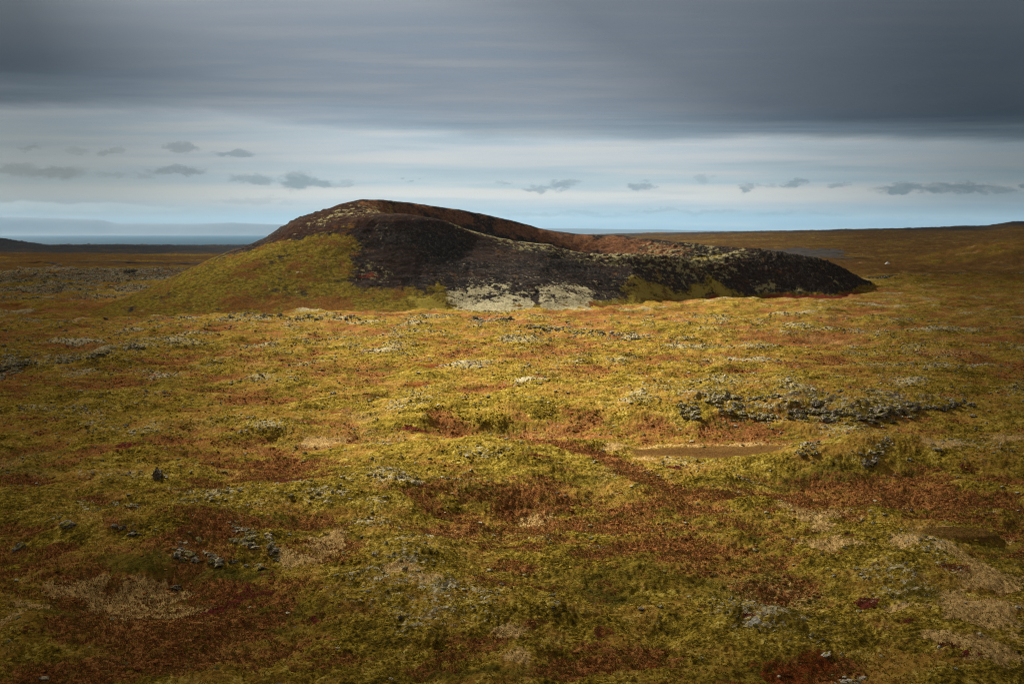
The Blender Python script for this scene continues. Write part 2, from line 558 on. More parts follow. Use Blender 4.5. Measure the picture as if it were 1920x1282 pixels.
def land_material(name, crater=False):
    m, T = new_mat(name)
    pos = T.n('ShaderNodeTexCoord').outputs['Object']
    A = T.n('ShaderNodeAttribute', attribute_name='cover_a')
    B = T.n('ShaderNodeAttribute', attribute_name='cover_b')
    ra = T.n('ShaderNodeSeparateColor'); T.put(ra.inputs[0], A.outputs['Color'])
    rb = T.n('ShaderNodeSeparateColor'); T.put(rb.inputs[0], B.outputs['Color'])
    heath, tan, lich, rock = ra.outputs[0], ra.outputs[1], ra.outputs[2], A.outputs['Alpha']
    green, crim, orange, brown = rb.outputs[0], rb.outputs[1], rb.outputs[2], B.outputs['Alpha']
    n_big = T.noise(pos, .045, 3, .5)
    n_mid = T.noise(pos, .45, 4, .6)
    n_fine = T.noise(pos, 2.1, 5, .65)
    n_fine2 = T.noise(T.vm('ADD', pos, (31.7, 12.1, 5)), 3.4, 4, .65)
    n_c = T.noise(T.vm('ADD', pos, (81.7, -42.1, 9)), 1.1, 5, .64)
    clump = T.vor(pos, 1.7)

    def sel(w, n, k=1.0, s=.12):
        return T.ramp(T.m('ADD', w, T.m('MULTIPLY', T.m('SUBTRACT', n, .5), k * 1.9)), .5 - s, .5 + s)

    n_coarse = T.noise(T.vm('ADD', pos, (11, 71, 3)), .11, 4, .6)
    n_mix = T.m('ADD', T.m('MULTIPLY', n_fine, .50), T.m('ADD', T.m('MULTIPLY', n_mid, .34), T.m('MULTIPLY', n_coarse, .16)))
    moss = T.cramp(n_mix, [(.395, (.034, .027, .007)), (.445, (.100, .070, .011)), (.495, (.22, .150, .018)), (.54, (.35, .245, .032)), (.60, (.60, .49, .14))])
    moss = T.mix(T.ramp(n_fine2, .44, .34, 0, .55), moss, MOSS_SHADE)
    moss = T.mix(T.ramp(n_coarse, .48, .64, 0, .62), moss, (.29, .140, .032))
    moss = T.mix(T.ramp(clump, .5, .9, 0, .35), moss, MOSS_SHADE)  # dark gaps: shade between clumps put into the moss colour
    c = T.mix(sel(green, n_fine, 1.0, .25), moss, T.cramp(n_mix, [(.38, (.032, .029, .007)), (.5, (.100, .080, .013)), (.62, (.22, .165, .028))]))
    hmix = T.m('ADD', T.m('MULTIPLY', n_fine2, .5), T.m('ADD', T.m('MULTIPLY', n_c, .3), T.m('MULTIPLY', n_coarse, .2)))
    hc = T.cramp(hmix, [(.385, (.042, .021, .009)), (.445, (.110, .046, .015)), (.50, (.22, .084, .026)), (.55, (.33, .140, .042)), (.61, (.43, .24, .08))])
    hc = T.mix(T.ramp(n_mid, .50, .30, 0, .8), hc, (.130, .082, .016))
    c = T.mix(sel(heath, T.m('ADD', T.m('MULTIPLY', n_c, .6), T.m('MULTIPLY', n_mid, .4)), 1.0, .20), c, hc)
    c = T.mix(sel(brown, n_c, .8, .3), c, T.cramp(hmix, [(.36, (.042, .023, .009)), (.5, (.125, .064, .019)), (.64, (.24, .14, .045))]))
    c = T.mix(sel(orange, n_fine, 1.2, .2), c, T.mix(T.ramp(n_fine2, .35, .65), (.085, .022, .008), (.25, .068, .018)))
    c = T.mix(sel(crim, n_c, 1.3, .2), c, T.mix(T.ramp(n_fine2, .35, .65), (.060, .012, .010), (.17, .035, .026)))
    c = T.mix(sel(tan, n_fine, 1.1, .25), c, T.mix(T.ramp(n_fine2, .3, .7), TAN_B, TAN_A))
    rc = T.mix(T.ramp(n_fine, .42, .6), ROCK_A, ROCK_B)
    c = T.mix(sel(rock, n_fine, 1.3, .12), c, rc)
    lc = T.mix(T.ramp(n_fine2, .38, .58), LICH_B, LICH_A)
    lc = T.mix(T.ramp(n_fine, .40, .30), lc, ROCK_A)
    c = T.mix(sel(lich, n_c, 1.2, .12), c, lc)
    h = T.m('ADD', T.m('MULTIPLY', n_fine, 1.0), T.m('ADD', T.m('MULTIPLY', n_fine2, .5), T.m('MULTIPLY', clump, -.3)))
    finish(T, c, 1.0, h, 1.0, .25, .0)
    return m


def crater_material():
    m, T = new_mat('scoria_and_moss')
    pos = T.n('ShaderNodeTexCoord').outputs['Object']
    A = T.n('ShaderNodeAttribute', attribute_name='cover_a')
    B = T.n('ShaderNodeAttribute', attribute_name='cover_b')
    ra = T.n('ShaderNodeSeparateColor'); T.put(ra.inputs[0], A.outputs['Color'])
    rb = T.n('ShaderNodeSeparateColor'); T.put(rb.inputs[0], B.outputs['Color'])
    moss, redw, lich, speck = ra.outputs[0], ra.outputs[1], ra.outputs[2], A.outputs['Alpha']
    heath, crim, streak, brown = rb.outputs[0], rb.outputs[1], rb.outputs[2], B.outputs['Alpha']
    n_big = T.noise(pos, .03, 4, .55)
    n_mid = T.noise(pos, .14, 4, .6)
    n_f = T.noise(pos, .5, 5, .65)
    n_f2 = T.noise(T.vm('ADD', pos, (51, 12, 7)), 1.0, 4, .65)
    n_s = T.noise(T.vm('ADD', pos, (7, -33, 3)), .28, 5, .72)

    def sel(w, n, k=1.0, s=.12):
        return T.ramp(T.m('ADD', w, T.m('MULTIPLY', T.m('SUBTRACT', n, .5), k * 1.9)), .5 - s, .5 + s)
    c = T.cramp(T.m('ADD', T.m('MULTIPLY', n_f, .6), T.m('MULTIPLY', n_f2, .4)), [(.36, (.010, .0085, .0075)), (.48, (.026, .021, .018)), (.57, (.056, .045, .037)), (.66, (.15, .13, .10))])
    c = T.mix(T.ramp(n_big, .48, .62, 0, .5), c, T.mix(n_f, (.022, .014, .011), (.075, .045, .033)))
    c = T.mix(T.m('MULTIPLY', T.ramp(n_mid, .54, .66), T.ramp(n_f2, .50, .58)), c, (.16, .145, .105))
    c = T.mix(sel(brown, n_mid, .8, .3), c, T.mix(T.ramp(n_f, .35, .65), (.026, .014, .010), (.058, .033, .023)))
    rc = T.mix(T.ramp(n_f, .35, .65), (.105, .046, .023), (.22, .105, .050))
    c = T.mix(sel(redw, n_mid, .9, .25), c, rc)
    mc = T.mix(T.ramp(n_f, .38, .62), (.075, .057, .010), (.205, .148, .020))
    mc = T.mix(T.ramp(n_f2, .56, .72, 0, .8), mc, (.32, .25, .040))
    c = T.mix(sel(moss, n_s, 1.0, .14), c, mc)
    hc = T.mix(T.ramp(n_f2, .35, .65), (.085, .038, .012), (.20, .085, .022))
    c = T.mix(T.m('MULTIPLY', sel(heath, n_mid, 1.3, .25), .9), c, hc)
    c = T.mix(sel(crim, n_f, 1.2, .2), c, (.16, .034, .022))
    c = T.mix(sel(streak, n_f, 1.0, .2), c, T.mix(n_f2, (.20, .15, .02), (.36, .29, .06)))
    c = T.mix(sel(speck, n_s, 1.3, .07), c, T.mix(n_f2, (.14, .12, .050), (.34, .30, .15)))
    lc = T.mix(T.ramp(n_f2, .35, .6), (.22, .19, .105), (.44, .39, .235))
    c = T.mix(sel(lich, T.m('ADD', T.m('MULTIPLY', n_s, .6), T.m('MULTIPLY', n_f, .4)), 2.0, .10), c, lc)
    h = T.m('ADD', n_f, T.m('MULTIPLY', n_f2, .5))
    finish(T, c, 1.0, h, .8, .5, .0)
    return m


def zone(x, y, pts, soft, wob=0, seed=0, wl=12):
    sd = poly_sd(x, y, pts)
    if wob:
        sd = sd + fbm(x, y, wl, 3, seed) * wob
    return sstep(-soft, soft, sd)


def blob(x, y, px, py, wpx, hpx, fn=at0, seed=0):
    """an irregular patch on the ground; width and height as seen in the photo give its real size"""
    cx, cy = fn(px, py)
    rx = wpx / 2 / F * cy
    ry = max(abs(fn(px, py - hpx / 2)[1] - fn(px, py + hpx / 2)[1]) / 2, .5)
    q = np.hypot((x - cx) / rx, (y - cy) / ry)
    near = q < 2.2
    out = np.zeros(np.shape(x))
    if near.any():
        xs, ys = x[near], y[near]
        out[near] = 1 - sstep(.45, 1.35, q[near] + .50 * fbw(xs, ys, max(rx * .8, 3), 4, 300 + seed) + .18 * fbw(xs, ys, 2.6, 2, 340 + seed))
    return out


# ------------------------------------------------------------------ ground sheet
def build_ground():
    fine = np.radians(np.arange(-31, 31.0001, 0.045))
    side = np.radians(np.linspace(31, 329, 80)[1:-1])
    az = np.concatenate([fine, side, [fine[0] + 2 * np.pi]])
    rr = np.concatenate([[0, 2.5, 12, 25, 40, 55, 64], np.geomspace(72, 96, 60)[:-1], np.geomspace(96, 700, 700)[:-1], np.geomspace(700, 9000, 430)])
    nr, nc = len(rr), len(az)
    x = (rr[:, None] * np.sin(az)[None, :]).ravel()
    y = (rr[:, None] * np.cos(az)[None, :]).ravel()
    lava = lava_mask(x, y)
    zl = g_low(x, y)
    zh = g_hi(x, y, lava)
    r = np.hypot(x, y)
    z = zl + zh
    pd_ = line_d(x, y, PATH_XY)
    pk = 1 - sstep(1.6, 4.0, pd_)
    z = z - zh * pk * .95
    rd = np.maximum(1 - sstep(4, 14, line_d(x, y, ROAD_XY)), sstep(-6, 4, poly_sd(x, y, FLAT_XY)))
    z = z - zh * rd
    # under the crater hill the sheet just dips a little
    z = z - 3 * sstep(6, 20, hill_low(x, y) - zl)
    # ---- what grows where
    conc = np.clip(zh + fbm(x, y, 31, 3, 21) * 2.1, -1.2, 1.2)      # high spots positive
    mid = sstep(230, 400, r) * (1 - sstep(800, 1000, r))
    nearz = 1 - sstep(120, 200, r)
    low = np.clip(fbm(x, y, 31, 3, 21) * 2.6 - np.abs(fbm(x + 40, y, 44, 3, 23)) * 2.6 + .5 + sum(h * np.exp(-1.1 * (((x - cx) / rx) ** 2 + ((y - cy) / ry) ** 2)) for cx, cy, rx, ry, h in MOUNDS) * .5, -1.3, 1.3)
    heath = .27 + fbw(x * .6, y, 30, 5, 101) * .26 + fbw(x * .7, y, 7, 4, 111) * .38 + fbw(x * .8, y, 120, 3, 121) * .14 - conc * .12 - low * .20
    heath = heath + .13 * mid + .02 * nearz
    tan = -.02 + .38 * fbw(x, y, 26, 5, 131) - .10 * low + .10 * sstep(120, 300, x) + .06 * mid
    lich = -.12 + .44 * fbw(x, y, 21, 5, 141) + .16 * conc + .16 * low + .08 * mid
    rock = -.62 + .38 * fbw(x, y, 15, 4, 151) + .12 * conc
    green = .06 + .45 * fbw(x * .7, y, 40, 5, 161) + .1 * nearz - .22 * low
    crim = -.26 + .50 * fbw(x * .6, y, 18, 5, 171) + .05 * sstep(0, 150, x) * (1 - sstep(150, 300, r)) - .1 * conc
    orange = -.12 + .46 * fbw(x * .6, y, 22, 5, 181) + .18 * mid
    brown = np.zeros(len(x)) - .3
    # the trail of dark heath across the middle
    td = line_d(x, y, TRAIL) + 1.5 * fbm(x, y, 9, 2, 191)
    heath = np.maximum(heath, .9 - td * .14)
    z = z - .7 * np.exp(-(td / 3.0) ** 2)
    def add(w, items, gain=.85, fn=at0):
        for i, (px, py, a, b) in enumerate(items):
            k = blob(x, y, px, py, a, b, fn, i * 7 + int(px))
            w[:] = w + k * gain * .85
    def cut(w, items, to=-.2):
        for i, (px, py, a, b) in enumerate(items):
            k = blob(x, y, px, py, a, b, at0, i * 5 + int(py))
            w[:] = w * (1 - k) + to * k
    add(tan, [(245, 1105, 150, 50), (320, 1122, 150, 26), (235, 1140, 60, 30), (130, 1095, 110, 20), (60, 1130, 90, 16), (12, 1180, 40, 120), (180, 1085, 60, 14), (330, 1090, 50, 14), (615, 1018, 60, 40),
              (560, 1050, 90, 26), (800, 1105, 60, 24), (760, 1080, 70, 20), (610, 815, 90, 22), (1650, 828, 60, 14), (1750, 850, 110, 16),
              (1790, 1040, 70, 50), (1850, 1090, 150, 40), (1830, 1160, 170, 100), (1700, 1015, 110, 20), (1680, 1145, 50, 20), (1760, 1210, 70, 28), (1850, 1240, 120, 50),
              (1520, 945, 120, 60), (1000, 945, 60, 16), (1560, 1015, 120, 24), (1880, 830, 80, 14), (1300, 826, 60, 10), (1390, 824, 90, 9), (1210, 848, 40, 10), (950, 1195, 60, 20), (960, 1230, 60, 24)], 1.25)
    add(heath, [(430, 1000, 210, 60), (260, 990, 180, 60), (120, 950, 200, 40), (350, 920, 160, 24), (60, 890, 120, 16), (250, 930, 180, 30), (150, 1060, 260, 40),
                (200, 1180, 320, 70), (330, 1240, 300, 70), (100, 1270, 240, 50), (640, 1060, 120, 30), (860, 975, 120, 40), (1010, 930, 150, 40), (880, 1000, 80, 30),
                (1060, 965, 100, 40), (980, 1065, 110, 22), (760, 1120, 90, 16), (1020, 1220, 380, 60), (720, 1240, 260, 50), (1000, 1180, 160, 24), (940, 1020, 200, 22),
                (570, 830, 140, 26), (1060, 808, 120, 22), (960, 815, 120, 16), (1500, 905, 120, 22), (1560, 820, 200, 20), (1700, 905, 160, 18), (1800, 925, 120, 14),
                (1650, 890, 90, 16), (1290, 918, 120, 16), (60, 790, 120, 30), (220, 845, 110, 18), (70, 745, 120, 10), (1500, 1240, 180, 60), (1340, 1210, 120, 30), (1100, 690, 160, 9), (1280, 640, 130, 6), (460, 635, 140, 8), (900, 593, 120, 5), (1010, 594, 160, 5), (1120, 586, 120, 7), (1200, 576, 120, 6), (300, 600, 160, 6), (700, 592, 160, 4)], .27)
    add(crim, [(550, 893, 70, 18), (640, 898, 60, 6), (470, 1100, 110, 34), (520, 1072, 60, 20), (400, 1125, 60, 14), (700, 755, 60, 4), (590, 1165, 50, 22), (1130, 1190, 60, 20),
               (1180, 1195, 40, 12), (1260, 950, 50, 12), (1440, 1102, 44, 16), (1265, 870, 60, 8), (1790, 1080, 70, 16), (1630, 1125, 70, 16), (1700, 1180, 40, 14), (1780, 1230, 50, 20),
               (1820, 1255, 50, 14), (1600, 1000, 90, 8), (1500, 990, 50, 6), (40, 1205, 60, 18), (185, 1120, 50, 20), (1420, 1170, 60, 8), (1080, 1145, 30, 8), (1240, 637, 50, 4), (250, 843, 90, 9),
               (1820, 880, 70, 10), (1900, 950, 50, 10), (1010, 866, 60, 7), (780, 795, 60, 5), (1350, 1245, 60, 10), (1060, 640, 40, 4)], .9)
    add(orange, [(1480, 1260, 120, 60), (1540, 1245, 70, 40), (1400, 1282, 90, 20), (1000, 1015, 90, 12), (1130, 1185, 80, 14), (50, 1015, 110, 12), (100, 990, 60, 8), (560, 1000, 20, 10),
                 (1410, 990, 60, 8), (1650, 985, 60, 9), (1200, 1245, 80, 20), (770, 640, 90, 5), (1020, 700, 150, 6), (760, 720, 180, 7), (620, 770, 120, 6), (820, 690, 160, 6)], .8)
    add(green, [(420, 1075, 180, 30), (250, 1060, 180, 30), (700, 1010, 120, 16), (560, 985, 120, 30), (1140, 1120, 90, 30), (1420, 992, 36, 10), (1490, 1180, 120, 50), (900, 1260, 300, 30),
                (1560, 880, 90, 14), (1750, 1130, 160, 60), (150, 1150, 200, 40), (1000, 770, 90, 9), (990, 998, 60, 12), (180, 645, 160, 12), (60, 850, 120, 20)], .75)
    add(lich, [(600, 945, 90, 26), (690, 955, 80, 20), (700, 985, 110, 26), (780, 1012, 90, 14), (760, 925, 90, 12), (835, 912, 100, 10), (345, 925, 80, 14), (930, 908, 60, 8), (985, 930, 60, 14),
               (540, 1015 - 100, 60, 8), (640, 942, 26, 8), (1130, 1015, 60, 14), (1010, 727, 90, 8), (740, 810, 60, 14), (720, 825, 36, 8), (300, 705, 80, 10), (850, 690, 50, 5), (1800, 935, 50, 7),
               (1850, 960, 50, 6), (1640, 705, 90, 7), (1360, 672, 90, 6), (1200, 630, 90, 6), (1040, 617, 120, 5), (920, 602, 110, 5), (480, 597, 160, 5), (620, 598, 120, 5), (1860, 690, 100, 8), (30, 585, 70, 14),
               (150, 640, 120, 6), (1410, 840 + 40, 60, 8)], .55)
    add(rock, [(430, 1175, 110, 44), (350, 1225, 50, 16), (770, 1165, 150, 30), (1240, 1130, 90, 26), (1520, 1120, 180, 34), (1180, 1075, 110, 20), (1340, 1070, 130, 30), (1130, 1015, 120, 34), (1290, 1020, 150, 30),
               (780, 1045, 60, 14), (620, 1165, 60, 20), (600, 945, 80, 22), (1300, 1150, 120, 20), (1600, 1060, 160, 20), (1400, 950, 120, 14), (300, 800, 120, 12), (560, 770, 120, 10), (60, 760, 60, 10)], .40)
    # far plain: brown grassland on the right, dark lava at the coast, gravel
    fr = sstep(880, 1250, r)
    a = x / np.maximum(y, 1)
    brown = np.maximum(brown, fr * (.72 + .60 * fbw(x * .35, y * .8, 110, 5, 201)))
    heath = heath + .02 * fr + .5 * fr * fbw(x * .35, y, 200, 5, 202)
    green = green + .22 * fr + .3 * fr * fbw(x, y, 300, 4, 203)
    rock = rock + fr * (.42 + .65 * fbw(x * .3, y, 80, 5, 204))
    tan = tan + fr * .16 * fbw(x, y, 160, 4, 205)
    lich = np.where(lava > .02, np.maximum(lich - .3 * fr, .42 * lava + .30 * fbm(x, y, 15, 3, 211) * lava), lich - .25 * fr)
    lich = lich - .35 * sstep(2500, 3000, r)
    rock = np.maximum(rock - .1 * fr, lava * (.50 + .2 * fbm(x, y, 30, 3, 215)))
    rock = np.maximum(rock, sstep(2300, 2900, r) * (1 - sstep(-.12, .02, a)) * (.80 + .3 * fbw(x, y, 160, 3, 221)))
    rock = np.maximum(rock, sstep(3900, 4600, r) * (.55 + .35 * fbw(x, y, 160, 3, 222)))
    for pts_, w_ in RIDGE_PX:  # gravel along the ridges, its dark tone also painted shade under the boulders
        rdg = line_d(x, y, [at0(*p) for p in pts_]) + 1.2 * fbm(x, y, 5, 3, 241)
        k = 1 - sstep(w_ * .5, w_ * 1.3, rdg)
        rock = np.maximum(rock, k * (.30 + .45 * fbw(x, y, 5, 4, 242))); lich = np.maximum(lich, k * (.25 + .4 * fbw(x, y, 4, 4, 243))); z = z + k * (.2 + .9 * np.abs(fbm(x, y, 3, 3, 244)))
    # dark ledge of lava on the right behind the crater's foot
    ld = line_d(x, y, LEDGE_XY) + 2 * fbm(x, y, 14, 2, 231)
    rock = np.maximum(rock, 1.0 - ld * .09)
    z = z + 2.2 * np.exp(-((ld - 9) / 5.0) ** 2) * (y > 900) - 1.0 * np.exp(-(ld / 5.0) ** 2)
    pan = flat_pan(x, y)
    for w, t_ in ((heath, .05), (tan, -.25), (lich, -.5), (rock, -.6), (green, -.3), (crim, -.5), (orange, -.5)):
        w[:] = w * (1 - pan) + t_ * pan
    brown = np.maximum(brown, pan * .95)
    # pale rim of grass on the far side of the brown pans
    for px, py, rx, ry in ((1342, 836, 19, 8), (1800, 995, 6.5, 3.2)):
        cx, cy = at0(px, py)
        q = np.hypot((x - cx) / rx, (y - cy) / ry)
        tan = np.maximum(tan, .75 * np.exp(-((q - 1.15) / .12) ** 2) * (y > cy - 2))
    tan = np.maximum(tan, .8 * np.exp(-((pd_ - 2.2) / 1.6) ** 2))
    n = len(x)
    ca = np.stack([heath, tan, lich, rock], -1)
    cb = np.stack([green, crim, orange, brown], -1)
    keep = np.ones((nr - 1, nc - 1), bool)
    f = grid_faces(nr, nc)
    # flip so that normals look up
    f = f[:, ::-1]
    me = make_mesh('ground', np.stack([x, y, z], -1), f, land_material('tundra'), True, {'cover_a': ca, 'cover_b': cb})
    o = link('ground', me, kind='structure', label='mossy tundra plain of yellow green moss, rust heath and grey lichen')
    return x, y, z, heath, tan, lich, rock, crim, green


RIDGE_PX = [([(1478, 776), (1530, 775), (1600, 785), (1680, 777), (1720, 770)], 5), ([(1715, 772), (1760, 764), (1822, 758)], 2.5), ([(1300, 768), (1340, 756), (1375, 744), (1430, 745), (1480, 751), (1494, 758)], 2.6),
            ([(1345, 772), (1400, 778), (1450, 780), (1478, 784)], 2.6), ([(0, 694), (20, 688), (42, 688)], 4), ([(50, 684), (110, 678), (180, 668), (212, 660), (268, 651)], 3)]
PATH_XY = [at0(*p) for p in PATH_PX]
ROAD_XY = [(-900, 1560), (-700, 1545), (-430, 1535), (-300, 1560), (-200, 1590)]
FLAT_XY = [atY(p[0], 480, p[1])[:2] for p in ((1330, 1560), (1450, 1500), (1560, 1400), (1640, 1370), (1665, 1420), (1610, 1520), (1620, 1640), (1600, 1860), (1500, 2050), (1380, 1900))]
LEDGE_XY = [atY(p[0], 500, p[1])[:2] for p in ((1640, 960), (1700, 985), (1760, 990), (1800, 1000), (1815, 1040), (1880, 1030), (1960, 1020))]
GX_, GY_, GZ_, W_HEATH, W_TAN, W_LICH, W_ROCK, W_CRIM, W_GREEN = build_ground()


def gz(x, y):
    """ground height at points (same formula as the sheet)"""
    x = np.atleast_1d(np.asarray(x, float)); y = np.atleast_1d(np.asarray(y, float))
    return g_low(x, y) + g_hi(x, y)


# ------------------------------------------------------------------ crater hill
def build_hill():
    S = 0.75
    xs = np.arange(HX0 + 3, HX1 - 3, S); ys = np.arange(HY0 + 3, HY1 - 3, S)
    X, Y = np.meshgrid(xs, ys)
    zl = hill_low(X, Y)
    gl = g_low(X, Y)
    x, y = X.ravel(), Y.ravel()
    z0 = zl.ravel()
    H = lambda pts: [at_hill(*p) for p in pts]
    moss_poly = H([(140, 592), (165, 584), (265, 547), (385, 493), (470, 467), (510, 455), (560, 445), (620, 432), (652, 430), (664, 455), (668, 480), (680, 500), (662, 520), (690, 532), (760, 536), (828, 536), (836, 558),
                   (850, 584), (700, 592), (400, 592)])
    moss = zone(x, y, moss_poly, 13, 13, 401, 16)
    moss = np.maximum(moss, 1 - sstep(8, 20, line_d(x, y, [(p[0], p[1]) for p in left_sky[:6]])))
    moss = moss * (.80 + .25 * fbw(x, y, 26, 4, 4011))
    redw = zone(x, y, H([(672, 378), (800, 386), (900, 402), (960, 416), (1030, 432), (1090, 440), (1165, 442), (1220, 452), (1290, 462), (1290, 478), (1200, 476), (1115, 475), (1060, 464), (1000, 452), (900, 432), (850, 417), (800, 405), (730, 402)]), 6, 5, 402)
    far_side = sstep(-2, 4, y - np.interp(x, [p[0] for p in near_rim], [p[1] for p in near_rim]) - 2)
    redw = redw * far_side * (.72 + .3 * fbw(x, y, 22, 4, 4021))
    foot_h = z0 - gl.ravel()
    lich = zone(x, y, H([(840, 545), (880, 530), (940, 527), (1000, 531), (1075, 528), (1110, 540), (1115, 560), (1095, 582), (980, 588), (880, 588), (850, 580)]), 5, 7, 403, 18)
    lich = np.maximum(lich, .55 * zone(x, y, H([(860, 560), (880, 522), (960, 518), (1060, 520), (1115, 525), (1140, 560)]), 8, 8, 4031, 16)) * (.34 + .36 * fbw(x, y, 13, 4, 404) + .34 * (1 - sstep(2, 16, foot_h)))
    strip = zone(x, y, H([(845, 572), (900, 573), (980, 574), (1090, 570), (1098, 584), (980, 592), (860, 592)]), 3, 2, 405)
    dome_l = zone(x, y, H([(1012, 560), (1020, 545), (1045, 533), (1070, 540), (1085, 556), (1092, 572), (1010, 580)]), 3, 3, 406)
    lich = np.maximum(lich, np.maximum(strip * .60, dome_l * (.52 + .2 * fbw(x, y, 8, 3, 4061))))
    moss2 = zone(x, y, H([(1160, 572), (1178, 535), (1200, 516), (1235, 522), (1262, 538), (1290, 542), (1322, 512), (1350, 525), (1385, 548), (1320, 562), (1240, 572)]), 8, 12, 407, 12)
    moss2 = moss2 * (.85 + .25 * fbw(x, y, 9, 4, 4071))
    moss = np.maximum(moss, moss2)
    # foot apron all around is mossy
    foot_h = z0 - gl.ravel()
    front = 1 - far_side
    mossfoot = (1 - sstep(1.5, 5.0, foot_h + 1.5 * fbm(x, y, 10, 2, 408)))
    moss = np.maximum(moss, mossfoot * .9)
    heath = moss * (.40 + .40 * fbw(x, y, 34, 4, 409) + .3 * sstep(-190, -300, x)) + .35 * zone(x, y, H([(430, 562), (560, 555), (690, 560), (640, 580), (420, 584)]), 8, 6, 410)
    heath = np.maximum(heath, mossfoot * (.35 + .4 * fbm(x, y, 20, 3, 411)))
    crim = .55 * zone(x, y, H([(672, 512), (700, 508), (715, 518), (690, 526), (668, 524)]), 2, 2, 412)
    crim = np.maximum(crim, .8 * (1 - sstep(1.0, 3.2, foot_h)) * sstep(150, 190, x) * front)
    crim = np.maximum(crim, .7 * (1 - sstep(.8, 2.2, foot_h)) * sstep(-60, -30, x) * front * sstep(-.1, .2, fbm(x, y, 18, 2, 413)))
    rd = line_d(x, y, [(p[0], p[1]) for p in near_rim if p[0] > -45])
    speck = .50 * np.exp(-(rd / 7) ** 2)
    rdw = line_d(x, y, [(p[0], p[1] - 9) for p in near_rim if p[0] > -10])
    speck = np.maximum(speck, .40 * np.exp(-(rdw / 12) ** 2))
    rd2 = line_d(x, y, [(p[0], p[1]) for p in near_rim if 40 < p[0] < 160])
    speck = np.maximum(speck, .52 * np.exp(-(rd2 / 11) ** 2))
    peak = zone(x, y, H([(560, 428), (600, 402), (660, 384), (720, 386), (760, 400), (700, 410), (640, 408), (590, 432)]), 8, 6, 414)
    speck = np.maximum(speck, .40 * peak)
    speck = np.maximum(speck, .40 * zone(x, y, H([(1200, 456), (1260, 454), (1320, 458), (1370, 466), (1340, 480), (1290, 486), (1220, 476)]), 6, 5, 415))
    dome_z = sstep(160, 195, x)
    dl = line_d(x, y, [(p[0], p[1]) for p in dome])
    speck = np.maximum(speck, dome_z * .20 * np.exp(-(dl / 14) ** 2))
    speck = np.maximum(speck, .36 * zone(x, y, H([(668, 500), (700, 490), (760, 510), (740, 528), (690, 530)]), 5, 4, 416))
    speck = np.maximum(speck, .30 * zone(x, y, H([(1110, 540), (1180, 500), (1250, 495), (1240, 520), (1190, 530), (1140, 570)]), 8, 6, 417))
    floor2 = zone(x, y, H([(1290, 486), (1330, 478), (1362, 474), (1352, 484), (1320, 489)]), 3, 2, 418)
    moss = np.maximum(moss, floor2 * .8)
    # run-down streaks of moss: along the fall line
    ang = np.arctan2(y - 772, x - 205)
    rad_ = np.hypot(x - 205, y - 772)
    sx = ang * 60
    st = .8 * perlin(sx / 4.2, rad_ / 26, 421) + .8 * perlin(sx / 1.9, rad_ / 14, 422)
    streak = sstep(.25, .95, st) * dome_z * .64 * sstep(-.6, .3, fbw(x, y, 25, 3, 4221))
    for bx_, by_, br_ in ((1432, 540, 9), (1447, 533, 6), (1565, 526, 7), (1372, 505, 5), (1500, 545, 5)):
        hx_, hy_ = at_hill(bx_, by_)
        speck = np.maximum(speck, .62 * np.exp(-(((x - hx_) / br_) ** 2 + ((y - hy_) / (br_ * .7)) ** 2)))
    st2 = perlin(x / 5.0 + y / 30, y / 70, 423)
    streak = np.maximum(streak, sstep(.30, .8, st2 + .2 * perlin(x / 20, y / 20, 424)) * redw * .62)
    streak = np.maximum(streak, moss2 * (.72 + .35 * fbw(x, y, 10, 4, 4072)))
    streak = np.maximum(streak, .75 * zone(x, y, H([(760, 560), (800, 555), (835, 565), (850, 584), (790, 584)]), 4, 5, 4073))
    brown = .22 + .30 * np.exp(-(line_d(x, y, [(p[0], p[1]) for p in near_rim]) / 14) ** 2) + .5 * zone(x, y, H([(480, 470), (520, 440), (580, 405), (680, 374), (700, 405), (680, 440), (655, 432), (560, 446)]), 6, 5, 425) + .3 * fbm(x, y, 60, 3, 426)
    brown = brown + .25 * zone(x, y, H([(690, 440), (720, 500), (840, 530), (860, 500), (760, 480)]), 12, 8, 427) + .2 * zone(x, y, H([(1350, 500), (1550, 510), (1500, 540), (1340, 525)]), 10, 8, 428)
    # ---- relief
    rough = np.clip(np.maximum.reduce([peak * .5, np.exp(-(rd2 / 12) ** 2), dome_z * .75, .8 * zone(x, y, H([(1200, 450), (1390, 466), (1390, 480), (1290, 488), (1200, 478)]), 8)]), 0, 1)
    env = sstep(-1, 5, foot_h)
    dz = fbm(x, y, 22, 3, 431) * .8 + fbm(x, y, 6, 3, 432) * .30
    dz = dz + rough * (np.abs(fbm(x, y, 5.5, 3, 433, .65)) * 3.2 - .7)
    gul = np.abs(perlin(x / 9 + y / 40, y / 60, 434))
    gul2 = np.abs(perlin(x / 11, z0 / 60, 438))
    dz = dz - (1 - gul2) ** 3 * .25 * front * (1 - dome_z) * (1 - .6 * moss)
    dz = dz - (1 - gul) * .9 * redw
    gsx = np.abs(perlin(sx / 7.0, rad_ / 60, 435))
    dz = dz + (gsx - .4) * 1.3 * dome_z
    # black gash running down the far inner wall, and rough blocks on the left shoulder
    gx = [at_hill(*p) for p in ((893, 400), (905, 415), (920, 430), (938, 446))]
    gd = line_d(x, y, gx)
    dz = dz - 2.6 * np.exp(-(gd / 2.2) ** 2)
    redw = redw * (1 - .9 * np.exp(-(gd / 3.5) ** 2)); streak = streak * (1 - np.exp(-(gd / 4) ** 2))
    sh = np.exp(-(line_d(x, y, [atY(*p)[:2] for p in ((495, 452, 681), (530, 425, 686), (562, 404, 690), (602, 397, 696))]) / 6) ** 2)
    dz = dz + sh * (np.abs(fbm(x, y, 7, 3, 436, .6)) * 3.4 - .5)
